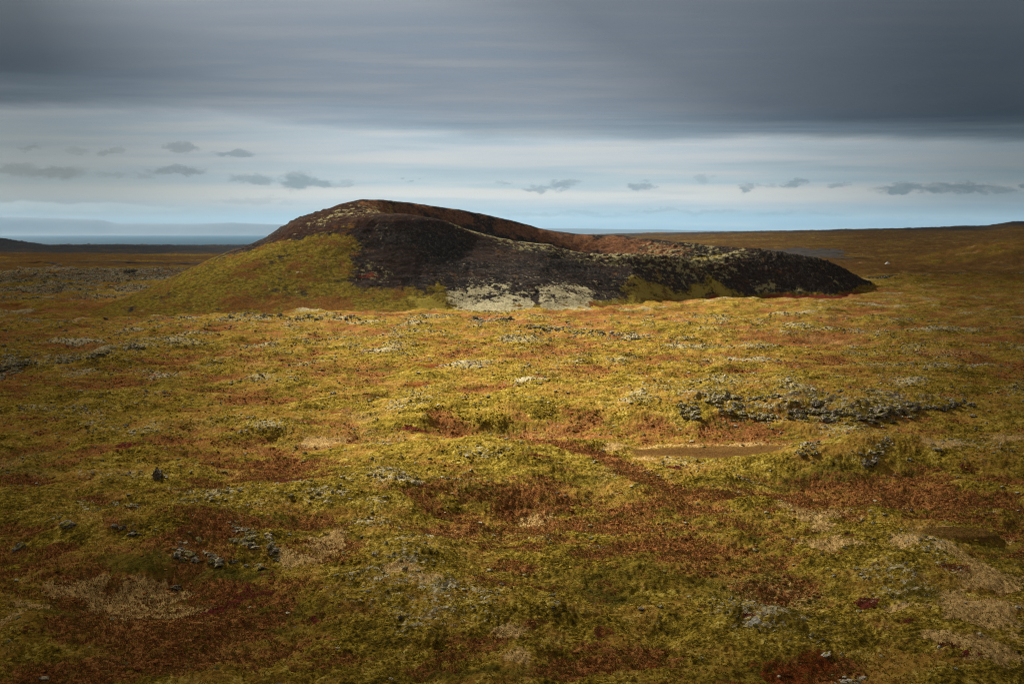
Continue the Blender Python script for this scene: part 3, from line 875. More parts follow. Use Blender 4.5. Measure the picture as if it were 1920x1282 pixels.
    # terracettes on the steep black face
    dz = dz + .35 * fbm(x / 5, z0 * 2 + y / 10, 6, 3, 437) * front * (1 - moss) * (1 - dome_z)
    # arched block on the pale foot
    arch = zone(x, y, H([(1010, 578), (1014, 556), (1030, 540), (1060, 532), (1080, 545), (1090, 574)]), 2.5)
    cv = line_d(x, y, [at_hill(*p) for p in ((1011, 582), (1007, 568), (1000, 556), (1008, 548))])
    dz = dz + arch * .5 * front - .5 * np.exp(-(cv / 1.2) ** 2)
    lich = lich - .5 * np.exp(-(cv / 1.8) ** 2)
    z = z0 + dz * env
    keepv = (zl > gl - 4)
    k = keepv[:-1, :-1] | keepv[1:, :-1] | keepv[:-1, 1:] | keepv[1:, 1:]
    f = grid_faces(len(ys), len(xs), k)
    used = np.unique(f)
    remap = np.full(len(x), -1, np.int64); remap[used] = np.arange(len(used))
    ca = np.stack([moss, redw, lich, speck], -1)[used]
    cb = np.stack([heath, crim, streak, brown], -1)[used]
    me = make_mesh('crater_hill', np.stack([x, y, z], -1)[used], remap[f], crater_material(), True, {'cover_a': ca, 'cover_b': cb})
    link('crater_hill', me, kind='structure', label='volcanic crater hill with black scoria face, mossy flank and rusty inner wall')


build_hill()

# ------------------------------------------------------------------ road, gravel flat, path
def strip(name, pts, width, mat, lift, label):
    p = resample([(*q, 0) for q in pts], 3.0)
    p = np.array(p)[:, :2]
    t = np.gradient(p, axis=0); t /= np.linalg.norm(t, axis=1)[:, None] + 1e-9
    nrm = np.stack([-t[:, 1], t[:, 0]], -1)
    wv = width * (1 + .35 * perlin(np.arange(len(p)) / 6, np.zeros(len(p)), 77))
    off = np.linspace(-.5, .5, 7)
    P = p[:, None, :] + nrm[:, None, :] * (wv[:, None] * off[None, :])[..., None]
    x, y = P[..., 0].ravel(), P[..., 1].ravel()
    z = g_low(x, y) + lift
    me = make_mesh(name, np.stack([x, y, z], -1), grid_faces(len(p), 7), mat, True)
    link(name, me, kind='structure', label=label)


def gravel_material(name, a, b):
    m, T = new_mat(name)
    pos = T.n('ShaderNodeTexCoord').outputs['Object']
    n1 = T.noise(pos, .9, 5, .65); n2 = T.noise(pos, .05, 4, .6)
    c = T.mix(T.ramp(n1, .3, .7), a, b)
    c = T.mix(T.ramp(n2, .45, .65, 0, .6), c, tuple(q * .62 for q in a))
    finish(T, c, .95, n1, .5, .1, .05)
    return m


strip('path', PATH_XY, 2.4, gravel_material('worn_earth', (.20, .12, .045), (.34, .22, .10)), .22, 'worn pale dirt path at the left foot of the crater hill')
strip('road', ROAD_XY, 16, gravel_material('asphalt', (.020, .020, .024), (.034, .034, .040)), .9, 'dark road crossing the lava field left of the crater')


def build_flat():
    pts = FLAT_XY
    xs = [p[0] for p in pts]; ys = [p[1] for p in pts]
    gx = np.arange(min(xs) - 10, max(xs) + 10, 4.0); gy = np.arange(min(ys) - 10, max(ys) + 10, 4.0)
    X, Y = np.meshgrid(gx, gy)
    sd = poly_sd(X, Y, pts) - 22 + 75 * fbm(X, Y, 70, 4, 501, .6)
    Z = g_low(X, Y) + .5
    keep = sd > 0
    k = keep[:-1, :-1] & keep[1:, :-1] & keep[:-1, 1:] & keep[1:, 1:]
    me = make_mesh('gravel_flat', np.stack([X.ravel(), Y.ravel(), Z.ravel()], -1), grid_faces(len(gy), len(gx), k),
                   gravel_material('grey_gravel', (.070, .058, .050), (.125, .108, .094)), True)
    link('gravel_flat', me, kind='structure', label='grey gravel flat behind the right end of the crater hill')


build_flat()

# ------------------------------------------------------------------ sea and far hills
m, T = new_mat('sea_water')
pos = T.n('ShaderNodeTexCoord').outputs['Object']
nz = T.noise(T.vm('MULTIPLY', pos, (.02, .05, 1)), 1.0, 5, .6)
nl = T.noise(T.vm('MULTIPLY', pos, (.0003, .0016, 1)), 1.0, 3, .55)
bp = T.n('ShaderNodeBump'); bp.inputs['Strength'].default_value = .7; bp.inputs['Distance'].default_value = 1.5
T.put(bp.inputs['Height'], nz)
df = T.n('ShaderNodeBsdfDiffuse'); T.put(df.inputs[0], T.mix(nl, (.022, .046, .064), (.036, .064, .085)))
gl_ = T.n('ShaderNodeBsdfGlossy'); gl_.inputs['Roughness'].default_value = .35; T.put(gl_.inputs['Normal'], bp.outputs[0])
mx = T.n('ShaderNodeMixShader'); mx.inputs[0].default_value = .012
T.put(mx.inputs[1], df.outputs[0]); T.put(mx.inputs[2], gl_.outputs[0])
T.put(T.n('ShaderNodeOutputMaterial').inputs[0], mx.outputs[0])
sea_x = np.linspace(-34000, 20000, 60); sea_y = np.geomspace(4300, 38500, 50)
X, Y = np.meshgrid(sea_x, sea_y)
link('sea', make_mesh('sea', np.stack([X.ravel(), Y.ravel(), np.full(X.size, -38.0)], -1), grid_faces(50, 60), m), kind='structure', label='steel blue sea below the far coast')

m, T = new_mat('far_rock')
pos = T.n('ShaderNodeTexCoord').outputs['Object']
nn = T.noise(pos, .0012, 5, .6)
finish(T, T.mix(nn, (.020, .026, .030), (.055, .060, .060)), .95)
hx = np.linspace(-24000, 13000, 500); hy = np.linspace(29000, 34500, 60)
X, Y = np.meshgrid(hx, hy)
prof_px = np.array([-400, 0, 60, 120, 160, 190, 200, 212, 225, 300, 380, 440, 470, 520, 640, 800, 1000, 1200, 1400, 1700])
prof_py = np.array([410, 407, 408.5, 410, 411.2, 412, 413.5, 416.5, 419, 420, 420.2, 418.6, 420, 421, 423, 426, 429, 431, 434, 437])
top = CAMZ + (436 - np.interp(X / Y * F + 960, prof_px, prof_py)) / F * 30500 + 38
V = (Y - hy[0]) / (hy[-1] - hy[0])
Z = -45 + (top + 20) * sstep(0, .30, V) * (1 - sstep(.75, 1, V)) + fbm(X, Y, 2600, 4, 511) * 26 * sstep(.02, .25, V) * (1 - sstep(.7, 1, V))
link('far_hills', make_mesh('far_hills', np.stack([X.ravel(), Y.ravel(), Z.ravel()], -1), grid_faces(60, 500), m), kind='structure', label='flat-topped blue hills across the sea')

# ------------------------------------------------------------------ rocks
rng = np.random.default_rng(7)
random.seed(7)


def ico(sub):
    import bmesh
    bm = bmesh.new()
    bmesh.ops.create_icosphere(bm, subdivisions=sub, radius=1.0)
    vs = np.array([q.co[:] for q in bm.verts]); fs = np.array([[w.index for w in f.verts] for f in bm.faces])
    bm.free()
    return vs, fs


def vnoise3(P, s, seed):
    return (perlin(P[:, 0] * s + seed, P[:, 1] * s, seed) + perlin(P[:, 1] * s - seed, P[:, 2] * s, seed + 1) + perlin(P[:, 2] * s, P[:, 0] * s + 2 * seed, seed + 2)) / 1.7


def rock_shape(seed, sub=3, flat=.72, tall=1.0):
    vs, fs = ico(sub)
    r = np.random.default_rng(seed)
    P = vs.copy()
    for _ in range(9):                                          # broken faces
        nrm = r.normal(size=3); nrm /= np.linalg.norm(nrm)
        dcut = r.uniform(.55, .85)
        s = P @ nrm
        P = P - np.clip(s - dcut, 0, None)[:, None] * nrm * .9
    P = P * (1 + .42 * vnoise3(P, 1.7, seed))[:, None] * (1 + .30 * vnoise3(P, 3.6, seed + 9))[:, None]
    if sub > 2:
        P = P * (1 + .15 * vnoise3(P, 8.0, seed + 19))[:, None]
    P *= np.array([r.uniform(.9, 1.25), r.uniform(.8, 1.1), flat * tall])
    return P, fs


def rock_material(name, base_a, base_b, lichen, moss_amt, lich_amt):
    m, T = new_mat(name)
    g = T.n('ShaderNodeNewGeometry')
    pos = g.outputs['Position']
    n1 = T.noise(pos, 2.1, 5, .65); n2 = T.noise(T.vm('ADD', pos, (9, 4, 3)), 1.1, 4, .6); n3 = T.noise(T.vm('ADD', pos, (-5, 24, 3)), .9, 4, .6)
    up = T.sep(g.outputs['Normal'])[2]
    c = T.mix(T.ramp(n1, .35, .65), base_a, base_b)
    c = T.mix(T.m('MULTIPLY', T.ramp(n2, .45, .56), T.ramp(up, -.3, .5, .35, 1)), c, T.mix(lich_amt, c, lichen))
    mm = T.m('MULTIPLY', T.ramp(n3, .60 - .25 * moss_amt, .68 - .2 * moss_amt), T.ramp(up, .15, .6))
    c = T.mix(mm, c, T.mix(n1, (.12, .10, .012), (.26, .22, .025)))
    finish(T, c, .95, n1, .8, .25, .1)
    return m


M_DARK = rock_material('dark_lava', (.030, .025, .020), (.130, .110, .086), (.42, .36, .25), .5, .85)
M_GREY = rock_material('lichened_lava', (.065, .055, .043), (.22, .188, .14), (.58, .50, .34), .6, .95)
M_PALE = rock_material('pale_lichen_rock', (.30, .27, .21), (.55, .51, .42), (.62, .59, .50), .1, .8)
VAR = {}
for kind, mt in (('dark', M_DARK), ('grey', M_GREY), ('pale', M_PALE)):
    VAR[kind] = []
    for s in range(7):
        P, fs = rock_shape(100 + s * 13 + len(kind), 3, (.62, .7, .8, .55, .9, .66, .75)[s] * (.55 if kind == 'pale' else 1))
        VAR[kind].append(make_mesh('lava_boulder', P, fs, mt, False))
N_ROCK = 0


def boulder(x, y, size, kind, label, group=None, sink=.25, sz=1.0, var=None, name='lava_boulder', cat='boulder'):
    global N_ROCK
    me = VAR[kind][(random.randrange(7) if var is None else var)]
    z = float(gz(x, y)[0])
    if hill_low(np.array([x]), np.array([y]))[0] > z:
        z = float(hill_low(np.array([x]), np.array([y]))[0])
    o = link(name, me, label=label, cat=cat, group=group, loc=(x, y, z + size * (.55 * sz - sink)))
    size *= 1.14
    sz *= .85
    o.scale = (size * random.uniform(.85, 1.25), size * random.uniform(.85, 1.2), size * sz * random.uniform(.85, 1.2))
    o.rotation_euler = (random.uniform(-.35, .35), random.uniform(-.35, .35), random.uniform(0, 6.28))
    N_ROCK += 1
    return o


def along(pts, n, spread_px, size, kind, label, group, sz=1.0, pow_=1.6):
    """boulders strewn along a line of photo points on the ground"""
    q = np.array(pts, float)
    seg = np.r_[0, np.cumsum(np.hypot(*np.diff(q, axis=0).T))]
    for t in rng.uniform(0, seg[-1], n * 9):
        px = np.interp(t, seg, q[:, 0]); py = np.interp(t, seg, q[:, 1]) + rng.normal() * spread_px * .75
        RUB.append((*at0(px + rng.normal() * 4, py), size[0] * rng.uniform(.3, 1.15)))
    for t in np.sort(rng.uniform(0, seg[-1], n)):
        px = np.interp(t, seg, q[:, 0]); py = np.interp(t, seg, q[:, 1]) + rng.normal() * spread_px * .5
        x, y = at(px + rng.normal() * 2, py)
        s = size[0] + (size[1] - size[0]) * rng.random() ** pow_
        boulder(x, y, s, kind, label, group, sz=sz)


RUB = []
G1 = 'boulders of the long lava ridge right of centre'
along([(1478, 776), (1530, 775), (1600, 785), (1680, 777), (1720, 770)], 62, 13, (.55, 1.35), 'dark', 'dark grey lava boulder in the thickest part of the long ridge right of centre', G1)
along([(1715, 772), (1760, 764), (1822, 758)], 20, 6, (.5, 1.0), 'dark', 'dark lava boulder in the thin right-hand tail of the long ridge', G1 + ', right tail')
along([(1300, 768), (1340, 756), (1375, 744), (1430, 745), (1480, 751), (1494, 758)], 40, 6, (.5, 1.1), 'grey', 'grey lava boulder in the upper arc of rocks left of the long ridge', 'boulders of the upper arc')
along([(1345, 772), (1400, 778), (1450, 780), (1478, 784)], 24, 10, (.45, .9), 'grey', 'grey lichened boulder strewn between the rock arc and the long ridge', 'boulders between arc and ridge')
along([(1274, 777), (1310, 783)], 9, 4, (.5, .95), 'dark', 'grey lava boulder in the small cluster left of the rock arc', 'boulders of the small left cluster')
along([(0, 694), (20, 688), (42, 688)], 14, 6, (.8, 1.6), 'dark', 'dark boulder at the left-edge end of the low lava ridge', 'boulders at the left-edge end of the ridge')
along([(50, 684), (110, 678), (180, 668), (212, 660), (268, 651)], 34, 5, (.6, 1.45), 'grey', 'lichened boulder along the low lava ridge below the dirt path', 'boulders of the left lava ridge')
along([(330, 1048), (350, 1050), (368, 1052)], 8, 5, (.32, .62), 'dark', 'dark boulder in the left clump on the front of the rusty mound', 'left boulder clump on the rusty mound')
along([(385, 1048), (402, 1052), (412, 1054)], 6, 4, (.32, .7), 'dark', 'dark boulder in the middle clump on the front of the rusty mound', 'middle boulder clump on the rusty mound')
along([(435, 1008), (448, 1018), (466, 1018), (480, 1032)], 15, 5, (.25, .6), 'grey', 'grey lichened boulder in the curved crest of the rusty mound', 'boulders on the crest of the rusty mound')
along([(500, 1025), (512, 1038), (520, 1052)], 9, 4, (.25, .5), 'dark', 'grey boulder among bright moss on the right shoulder of the mound', 'boulders on the right shoulder of the mound')
along([(212, 984), (236, 988), (262, 996)], 8, 4, (.3, .6), 'dark', 'dark boulder in the row above the rusty mound', 'boulders in the row above the rusty mound')
along([(1620, 872), (1650, 862), (1670, 850)], 10, 4, (.4, .8), 'dark', 'dark boulder under the lip of the yellow moss ledge', 'boulders under the moss ledge')
along([(1494, 853), (1512, 850), (1530, 858)], 6, 5, (.4, .7), 'grey', 'grey boulder at the left end of the yellow moss ledge', 'boulders left of the moss ledge')
along([(885, 599), (915, 600), (955, 602)], 12, 3, (.9, 1.7), 'grey', 'pale grey boulder in the row below the lichen-white foot of the crater', 'boulders below the pale crater foot')
along([(430, 593), (500, 592), (560, 596), (640, 596), (672, 600)], 18, 4, (.8, 1.5), 'grey', 'lichened boulder in the row below the green left flank', 'boulders below the left flank')
along([(990, 616), (1050, 620), (1110, 626), (1200, 633)], 18, 4, (.8, 1.5), 'grey', 'grey boulder in the low row right of the pale crater foot', 'boulders right of the pale crater foot')
along([(1575, 1270), (1600, 1274), (1620, 1268)], 5, 3, (.2, .4), 'pale', 'pale flat rock in the group at the lower picture edge', 'pale flat rocks at the lower edge')
singles = [(297, 899, 1.0, 'dark', 1.5, 'pointed dark rock standing alone above the white lichen streak'), (312, 901, .5, 'grey', 1, 'low grey rock just right of the pointed standing rock'),
           (218, 949, .55, 'dark', 1, 'dark rock alone on rusty heath below the standing rock'), (128, 990, 1.1, 'dark', 1.1, 'black moss-capped hump of lava on the far left slope'),
           (36, 1022, .7, 'dark', 1, 'dark rock beside the rust-orange hollow at the left edge'), (330, 1113 - 14, .5, 'dark', 1, 'moss-topped dark rock at the right end of the straw grass'),
           (436, 1052, .42, 'dark', 1, 'small round dark rock right of the middle clump'), (462, 1058, .42, 'dark', 1, 'small round dark rock above the crimson heath'),
           (484, 1056, .55, 'grey', .8, 'long flat grey rock near the mound\'s lower right corner'), (492, 1066, .5, 'dark', 1, 'lowest dark rock at the mound\'s lower right corner'),
           (372, 1007, .5, 'grey', .9, 'light grey rock alone on top of the rusty mound'), (1416, 1166, .62, 'pale', .7, 'white crusted rock lying alone in green moss'),
           (1549, 1230, .45, 'pale', 1.0, 'small pale rock above the orange heath'), (1385, 762, 1.25, 'dark', 1.1, 'largest black boulder inside the rock arc'),
           (1527, 752, .8, 'grey', 1, 'lone pale grey boulder between arc and ridge tops'), (1757, 845, .7, 'grey', .9, 'rounded grey boulder beside the dry straw strip on the right'),
           (1706, 860, .6, 'dark', 1, 'dark boulder on red heath right of the moss ledge'), (1826, 768 + 10, .8, 'dark', .7, 'flat black rock below the right tail of the ridge'),
           (540, 946 + 10, .4, 'grey', .8, 'low grey rock at the left end of the white lichen patch'), (625, 740, .8, 'grey', 1.2, 'upright grey rock in the moss left of the centre'),
           (198, 598, 1.1, 'dark', .7, 'black low rock by the foot of the dirt path'), (244, 598, 1.0, 'dark', .6, 'second black low rock right of the path foot'),
           (122, 622, 1.0, 'grey', .8, 'grey rock on the plain just below the dirt path')]
for px, py, s, kd, sz, lab in singles:
    boulder(*at(px, py), s, kd, lab, sz=sz)
boulder(*at(243, 515), 5.2, 'dark', 'big black lava knob standing in the grey lava field', sz=.7, var=2)
boulder(*at(85, 523), 4.2, 'dark', 'wide black lava block left of the big knob in the lava field', sz=.6, var=4)
boulder(*at(112, 498), 4.0, 'dark', 'black lava block beside the dark road', sz=.6, var=1)


# loose rubble: far too many stones to count
def strew(name, x, y, size, variants, mat, label, seed, sink=.15, cat='rocks', zs=1.0, smooth=False):
    V, Fs, off = [], [], 0
    z = gz(x, y)
    r = np.random.default_rng(seed)
    pick = r.integers(0, len(variants), len(x))
    for k, (P, fs) in enumerate(variants):
        i = np.where(pick == k)[0]
        a = r.uniform(0, 6.28, len(i)); c, s_ = np.cos(a)[:, None], np.sin(a)[:, None]
        q = P[None] * (size[i][:, None] * r.uniform(.75, 1.3, (len(i), 3)))[:, None, :]
        v = np.stack([q[..., 0] * c - q[..., 1] * s_ + x[i][:, None], q[..., 0] * s_ + q[..., 1] * c + y[i][:, None],
                      q[..., 2] * zs + (z[i] + size[i] * sink)[:, None]], -1)
        V.append(v.reshape(-1, 3))
        Fs.append((fs[None] + (np.arange(len(i)) * len(P))[:, None, None] + off).reshape(-1, 3)); off += len(i) * len(P)
    me = make_mesh(name, np.concatenate(V), np.concatenate(Fs), mat, smooth)
    link(name, me, kind='stuff', label=label, cat=cat)


def rubble(name, x, y, size, mat, label, seed, flat=.7):
    strew(name, x, y, size, [rock_shape(900 + seed + k, 1, flat) for k in range(5)], mat, label, seed)


def scatter(n, r0, r1, amax, wfun, seed):
    """random ground points in the front fan, kept with a probability"""
    r = np.random.default_rng(seed)
    rad = np.sqrt(r.uniform(r0 ** 2, r1 ** 2, n)); an = r.uniform(-amax, amax, n)
    x, y = rad * np.sin(an), rad * np.cos(an)
    k = r.random(n) < wfun(x, y)
    x, y = x[k], y[k]
    ok = hill_low(x, y) < g_low(x, y) - .5
    return x[ok], y[ok]


# look up cover weights on the sheet: nearest sheet vertex by polar index
_fine0, _dfine = R(-31), R(.045)
_rr = np.concatenate([[0, 2.5, 12, 25, 40, 55, 64], np.geomspace(72, 96, 60)[:-1], np.geomspace(96, 700, 700)[:-1], np.geomspace(700, 9000, 430)])
_nc = len(GX_) // len(_rr)


def look(wt, x, y):
    i = np.clip(np.searchsorted(_rr, np.hypot(x, y)), 0, len(_rr) - 1)
    j = np.clip(np.round((np.arctan2(x, y) - _fine0) / _dfine).astype(int), 0, 1377)
    return wt[i * _nc + j]


x, y = scatter(90000, 95, 560, R(29), lambda x, y: sstep(.10, .42, look(W_LICH, x, y)) * .42 + sstep(-.05, .35, look(W_ROCK, x, y)) * .22 + .03, 61)
sz_ = np.random.default_rng(5).uniform(.10, .34, len(x)) * (1 + np.hypot(x, y) / 500)
rb_ = np.array(RUB)
x, y, sz_ = np.r_[x, rb_[:, 0]], np.r_[y, rb_[:, 1]], np.r_[sz_, rb_[:, 2]]
rubble('rubble', x, y, sz_, M_GREY, 'small grey lichened stones strewn through the moss', 3)
x, y = scatter(60000, 640, 1350, R(29), lambda x, y: lava_mask(x, y) * .5 * (x < -60), 62)
x, y = x[:9000], y[:9000]
sz_ = np.random.default_rng(6).uniform(.5, 1.7, len(x))
rubble('lava_field', x, y, sz_, M_GREY, 'jumbled grey lava blocks of the lava field left of the crater', 4)
lx = np.concatenate([np.linspace(a[0], b[0], 60) for a, b in zip(LEDGE_XY[:-1], LEDGE_XY[1:])])
ly = np.concatenate([np.linspace(a[1], b[1], 60) for a, b in zip(LEDGE_XY[:-1], LEDGE_XY[1:])])
q = np.random.default_rng(8)
rubble('lava_ledge', lx + q.normal(size=len(lx)) * 2, ly + q.normal(size=len(lx)) * 3, q.uniform(.8, 1.9, len(lx)), M_DARK, 'dark ledge of broken lava across the plain right of the crater', 6)

# ------------------------------------------------------------------ grass and heather tufts
def blades(name, x, y, nb, h, wdt, spread, mat, label, seed):
    r = np.random.default_rng(seed)
    n = len(x) * nb
    bx = np.repeat(x, nb) + r.normal(size=n) * spread; by = np.repeat(y, nb) + r.normal(size=n) * spread
    bz = gz(bx, by) - .03
    hh = h * r.uniform(.5, 1.3, n); a = r.uniform(0, 6.28, n)
    lean = r.uniform(.25, 1.0, n)
    wx, wy = np.cos(a) * wdt / 2, np.sin(a) * wdt / 2
    la = r.normal(2.0, .9, n)
    lx_, ly_ = np.cos(la) * lean * hh, np.sin(la) * lean * hh
    v0 = np.stack([bx - wx, by - wy, bz], -1); v1 = np.stack([bx + wx, by + wy, bz], -1)
    v2 = np.stack([bx + wx * .8 + lx_ * .3, by + wy * .8 + ly_ * .3, bz + hh * .6], -1)
    v3 = np.stack([bx - wx * .8 + lx_ * .3, by - wy * .8 + ly_ * .3, bz + hh * .6], -1)
    v4 = np.stack([bx + lx_, by + ly_, bz + hh * .95], -1)
    V = np.stack([v0, v1, v2, v3, v4], 1).reshape(-1, 3)
    b = np.arange(n)[:, None] * 5
    Fs = np.concatenate([b + np.array([[0, 1, 2]]), b + np.array([[0, 2, 3]]), b + np.array([[3, 2, 4]])])
    link(name, make_mesh(name, V, Fs, mat, False), kind='stuff', label=label, cat='plants')


def leaf_material(name, a, b, c3):
    m, T = new_mat(name)
    g = T.n('ShaderNodeNewGeometry')
    n = T.noise(g.outputs['Position'], .25, 3, .6)
    ri = g.outputs['Random Per Island']
    c = T.mix(ri, a, b)
    c = T.mix(T.ramp(n, .45, .65, 0, .7), c, c3)
    p = T.n('ShaderNodeBsdfPrincipled')
    T.put(p.inputs['Base Color'], c)
    p.inputs['Roughness'].default_value = .9
    p.inputs['Specular IOR Level'].default_value = .1
    tr = T.n('ShaderNodeBsdfTranslucent')
    T.put(tr.inputs[0], c)
    mx = T.n('ShaderNodeMixShader'); mx.inputs[0].default_value = .35
    T.put(mx.inputs[1], p.outputs[0]); T.put(mx.inputs[2], tr.outputs[0])
    o = T.n('ShaderNodeOutputMaterial'); T.put(o.inputs[0], mx.outputs[0])
    return m


x, y = scatter(120000, 94, 300, R(28.5), lambda x, y: sstep(.25, .6, look(W_TAN, x, y)) * .5, 71)
x, y = x[:24000], y[:24000]
blades('dry_grass', x, y, 6, .42, .06, .22, leaf_material('straw', (.66, .45, .19), (.42, .27, .10), (.34, .25, .08)), 'pale straw-coloured dry grass in the hollows', 1)
x, y = scatter(120000, 94, 210, R(28.5), lambda x, y: sstep(.3, .6, np.maximum(look(W_HEATH, x, y), look(W_CRIM, x, y))) * .35, 72)
x, y = x[:15000], y[:15000]
blades('heather', x, y, 7, .24, .11, .20, leaf_material('heather_leaf', (.11, .040, .013), (.22, .080, .025), (.15, .090, .022)), 'low rust-red heather and dwarf shrub tufts', 2)
x, y = scatter(90000, 94, 190, R(28.5), lambda x, y: np.full(len(x), .25), 73)
x, y = x[:18000], y[:18000]
blades('moss_tufts', x, y, 6, .17, .12, .20, leaf_material('moss_leaf', (.20, .155, .018), (.11, .09, .012), (.16, .13, .02)), 'yellow green moss tufts across the near plain', 3)


def cushion(seed):
    P, fs = ico(1)
    P = P * (1 + .30 * vnoise3(P, 1.9, seed))[:, None]
    P[:, 2] *= .5
    return P, fs


def cushion_material(name, cols):
    m, T = new_mat(name)
    g = T.n('ShaderNodeNewGeometry')
    n = T.noise(g.outputs['Position'], 2.2, 4, .65)
    nb = T.noise(g.outputs['Position'], .06, 3, .6)
    f = T.m('ADD', T.m('MULTIPLY', g.outputs['Random Per Island'], .42), T.m('ADD', T.m('MULTIPLY', n, .5), T.m('MULTIPLY', T.m('SUBTRACT', nb, .5), .5)))
    k = len(cols)
    c = T.cramp(f, [(.16 + .60 * i / (k - 1), q) for i, q in enumerate(cols)])
    finish(T, c, 1.0, n, 1.0, .2, 0)
    return m


CU = [cushion(k) for k in range(6)]
x, y = scatter(480000, 95, 480, R(29), lambda x, y: sstep(.62, .15, look(W_HEATH, x, y)) * sstep(.5, .2, look(W_TAN, x, y)) * sstep(-.4, .5, fbw(x, y, 9, 3, 701)) * sstep(-.7, .4, fbw(x, y, 45, 3, 703)) * sstep(.55, .15, look(W_GREEN, x, y)) * .55 * (1 - flat_pan(x, y)), 81)
q = np.random.default_rng(15).random(len(x))
strew('moss_cushions', x, y, (.06 + .17 * q ** 2) * (1 + np.hypot(x, y) / 450), CU,
      cushion_material('cushion_moss', [(.085, .062, .009), (.19, .125, .014), (.30, .20, .022), (.38, .262, .032), (.48, .37, .08)]), 'yellow green moss cushions over the lava plain', 21, 0, 'plants')
x, y = scatter(300000, 95, 420, R(29), lambda x, y: sstep(.30, .62, np.maximum(look(W_HEATH, x, y), look(W_CRIM, x, y) + .1)) * sstep(-.5, .4, fbw(x, y, 8, 3, 702)) * .42 * (1 - flat_pan(x, y)), 82)
q = np.random.default_rng(16).random(len(x))
strew('dwarf_shrubs', x, y, (.07 + .19 * q ** 2) * (1 + np.hypot(x, y) / 450), CU,
      cushion_material('shrub_leaves', [(.060, .028, .011), (.130, .050, .016), (.21, .078, .024), (.29, .115, .033), (.36, .20, .06)]), 'rust red dwarf shrubs and heather hummocks', 22, 0, 'plants')
print('scatter', len(x))

# ------------------------------------------------------------------ tiny white shelter beside the gravel
def build_tent():
    bx, by = at(1664, 495.5)
    bz = float(g_low(np.array([bx]), np.array([by]))[0]) + .3
    root = bpy.data.objects.new('tent', None); COL.objects.link(root)
    root.location = (bx, by, bz)
    root['label'] = 'tiny white peaked tent beside the grey gravel flat'; root['category'] = 'tent'
    m, T = new_mat('white_canvas')
    finish(T, T.mix(T.noise(T.n('ShaderNodeTexCoord').outputs['Object'], 1.5, 3), (.74, .73, .70), (.82, .81, .78)), .8)
    w, L, h = 2.9, 2.4, 2.5
    n = 9
    V = []
    for sy in (-1, 1):
        for i in range(n):
            t = i / (n - 1) * 2 - 1
            V.append((t * w, sy * L * (1 - .1 * (1 - abs(t))), h * (1 - abs(t)) ** .85))
    Fq = [(i, i + 1, n + i + 1, n + i) for i in range(n - 1)]
    link('canopy', make_mesh('canopy', V, Fq, m, False), parent=root)
    gv = []
    for i in range(n):
        gv.append(V[i])
    for i in range(n):
        gv.append((V[i][0], V[i][1] + .05, 0))
    Fg = [(i, i + 1, n + i + 1, n + i) for i in range(n - 1)]
    link('front_panel', make_mesh('front_panel', [(a * .98, b + .06, c * .97) for a, b, c in gv], Fg, m, False), parent=root)


build_tent()

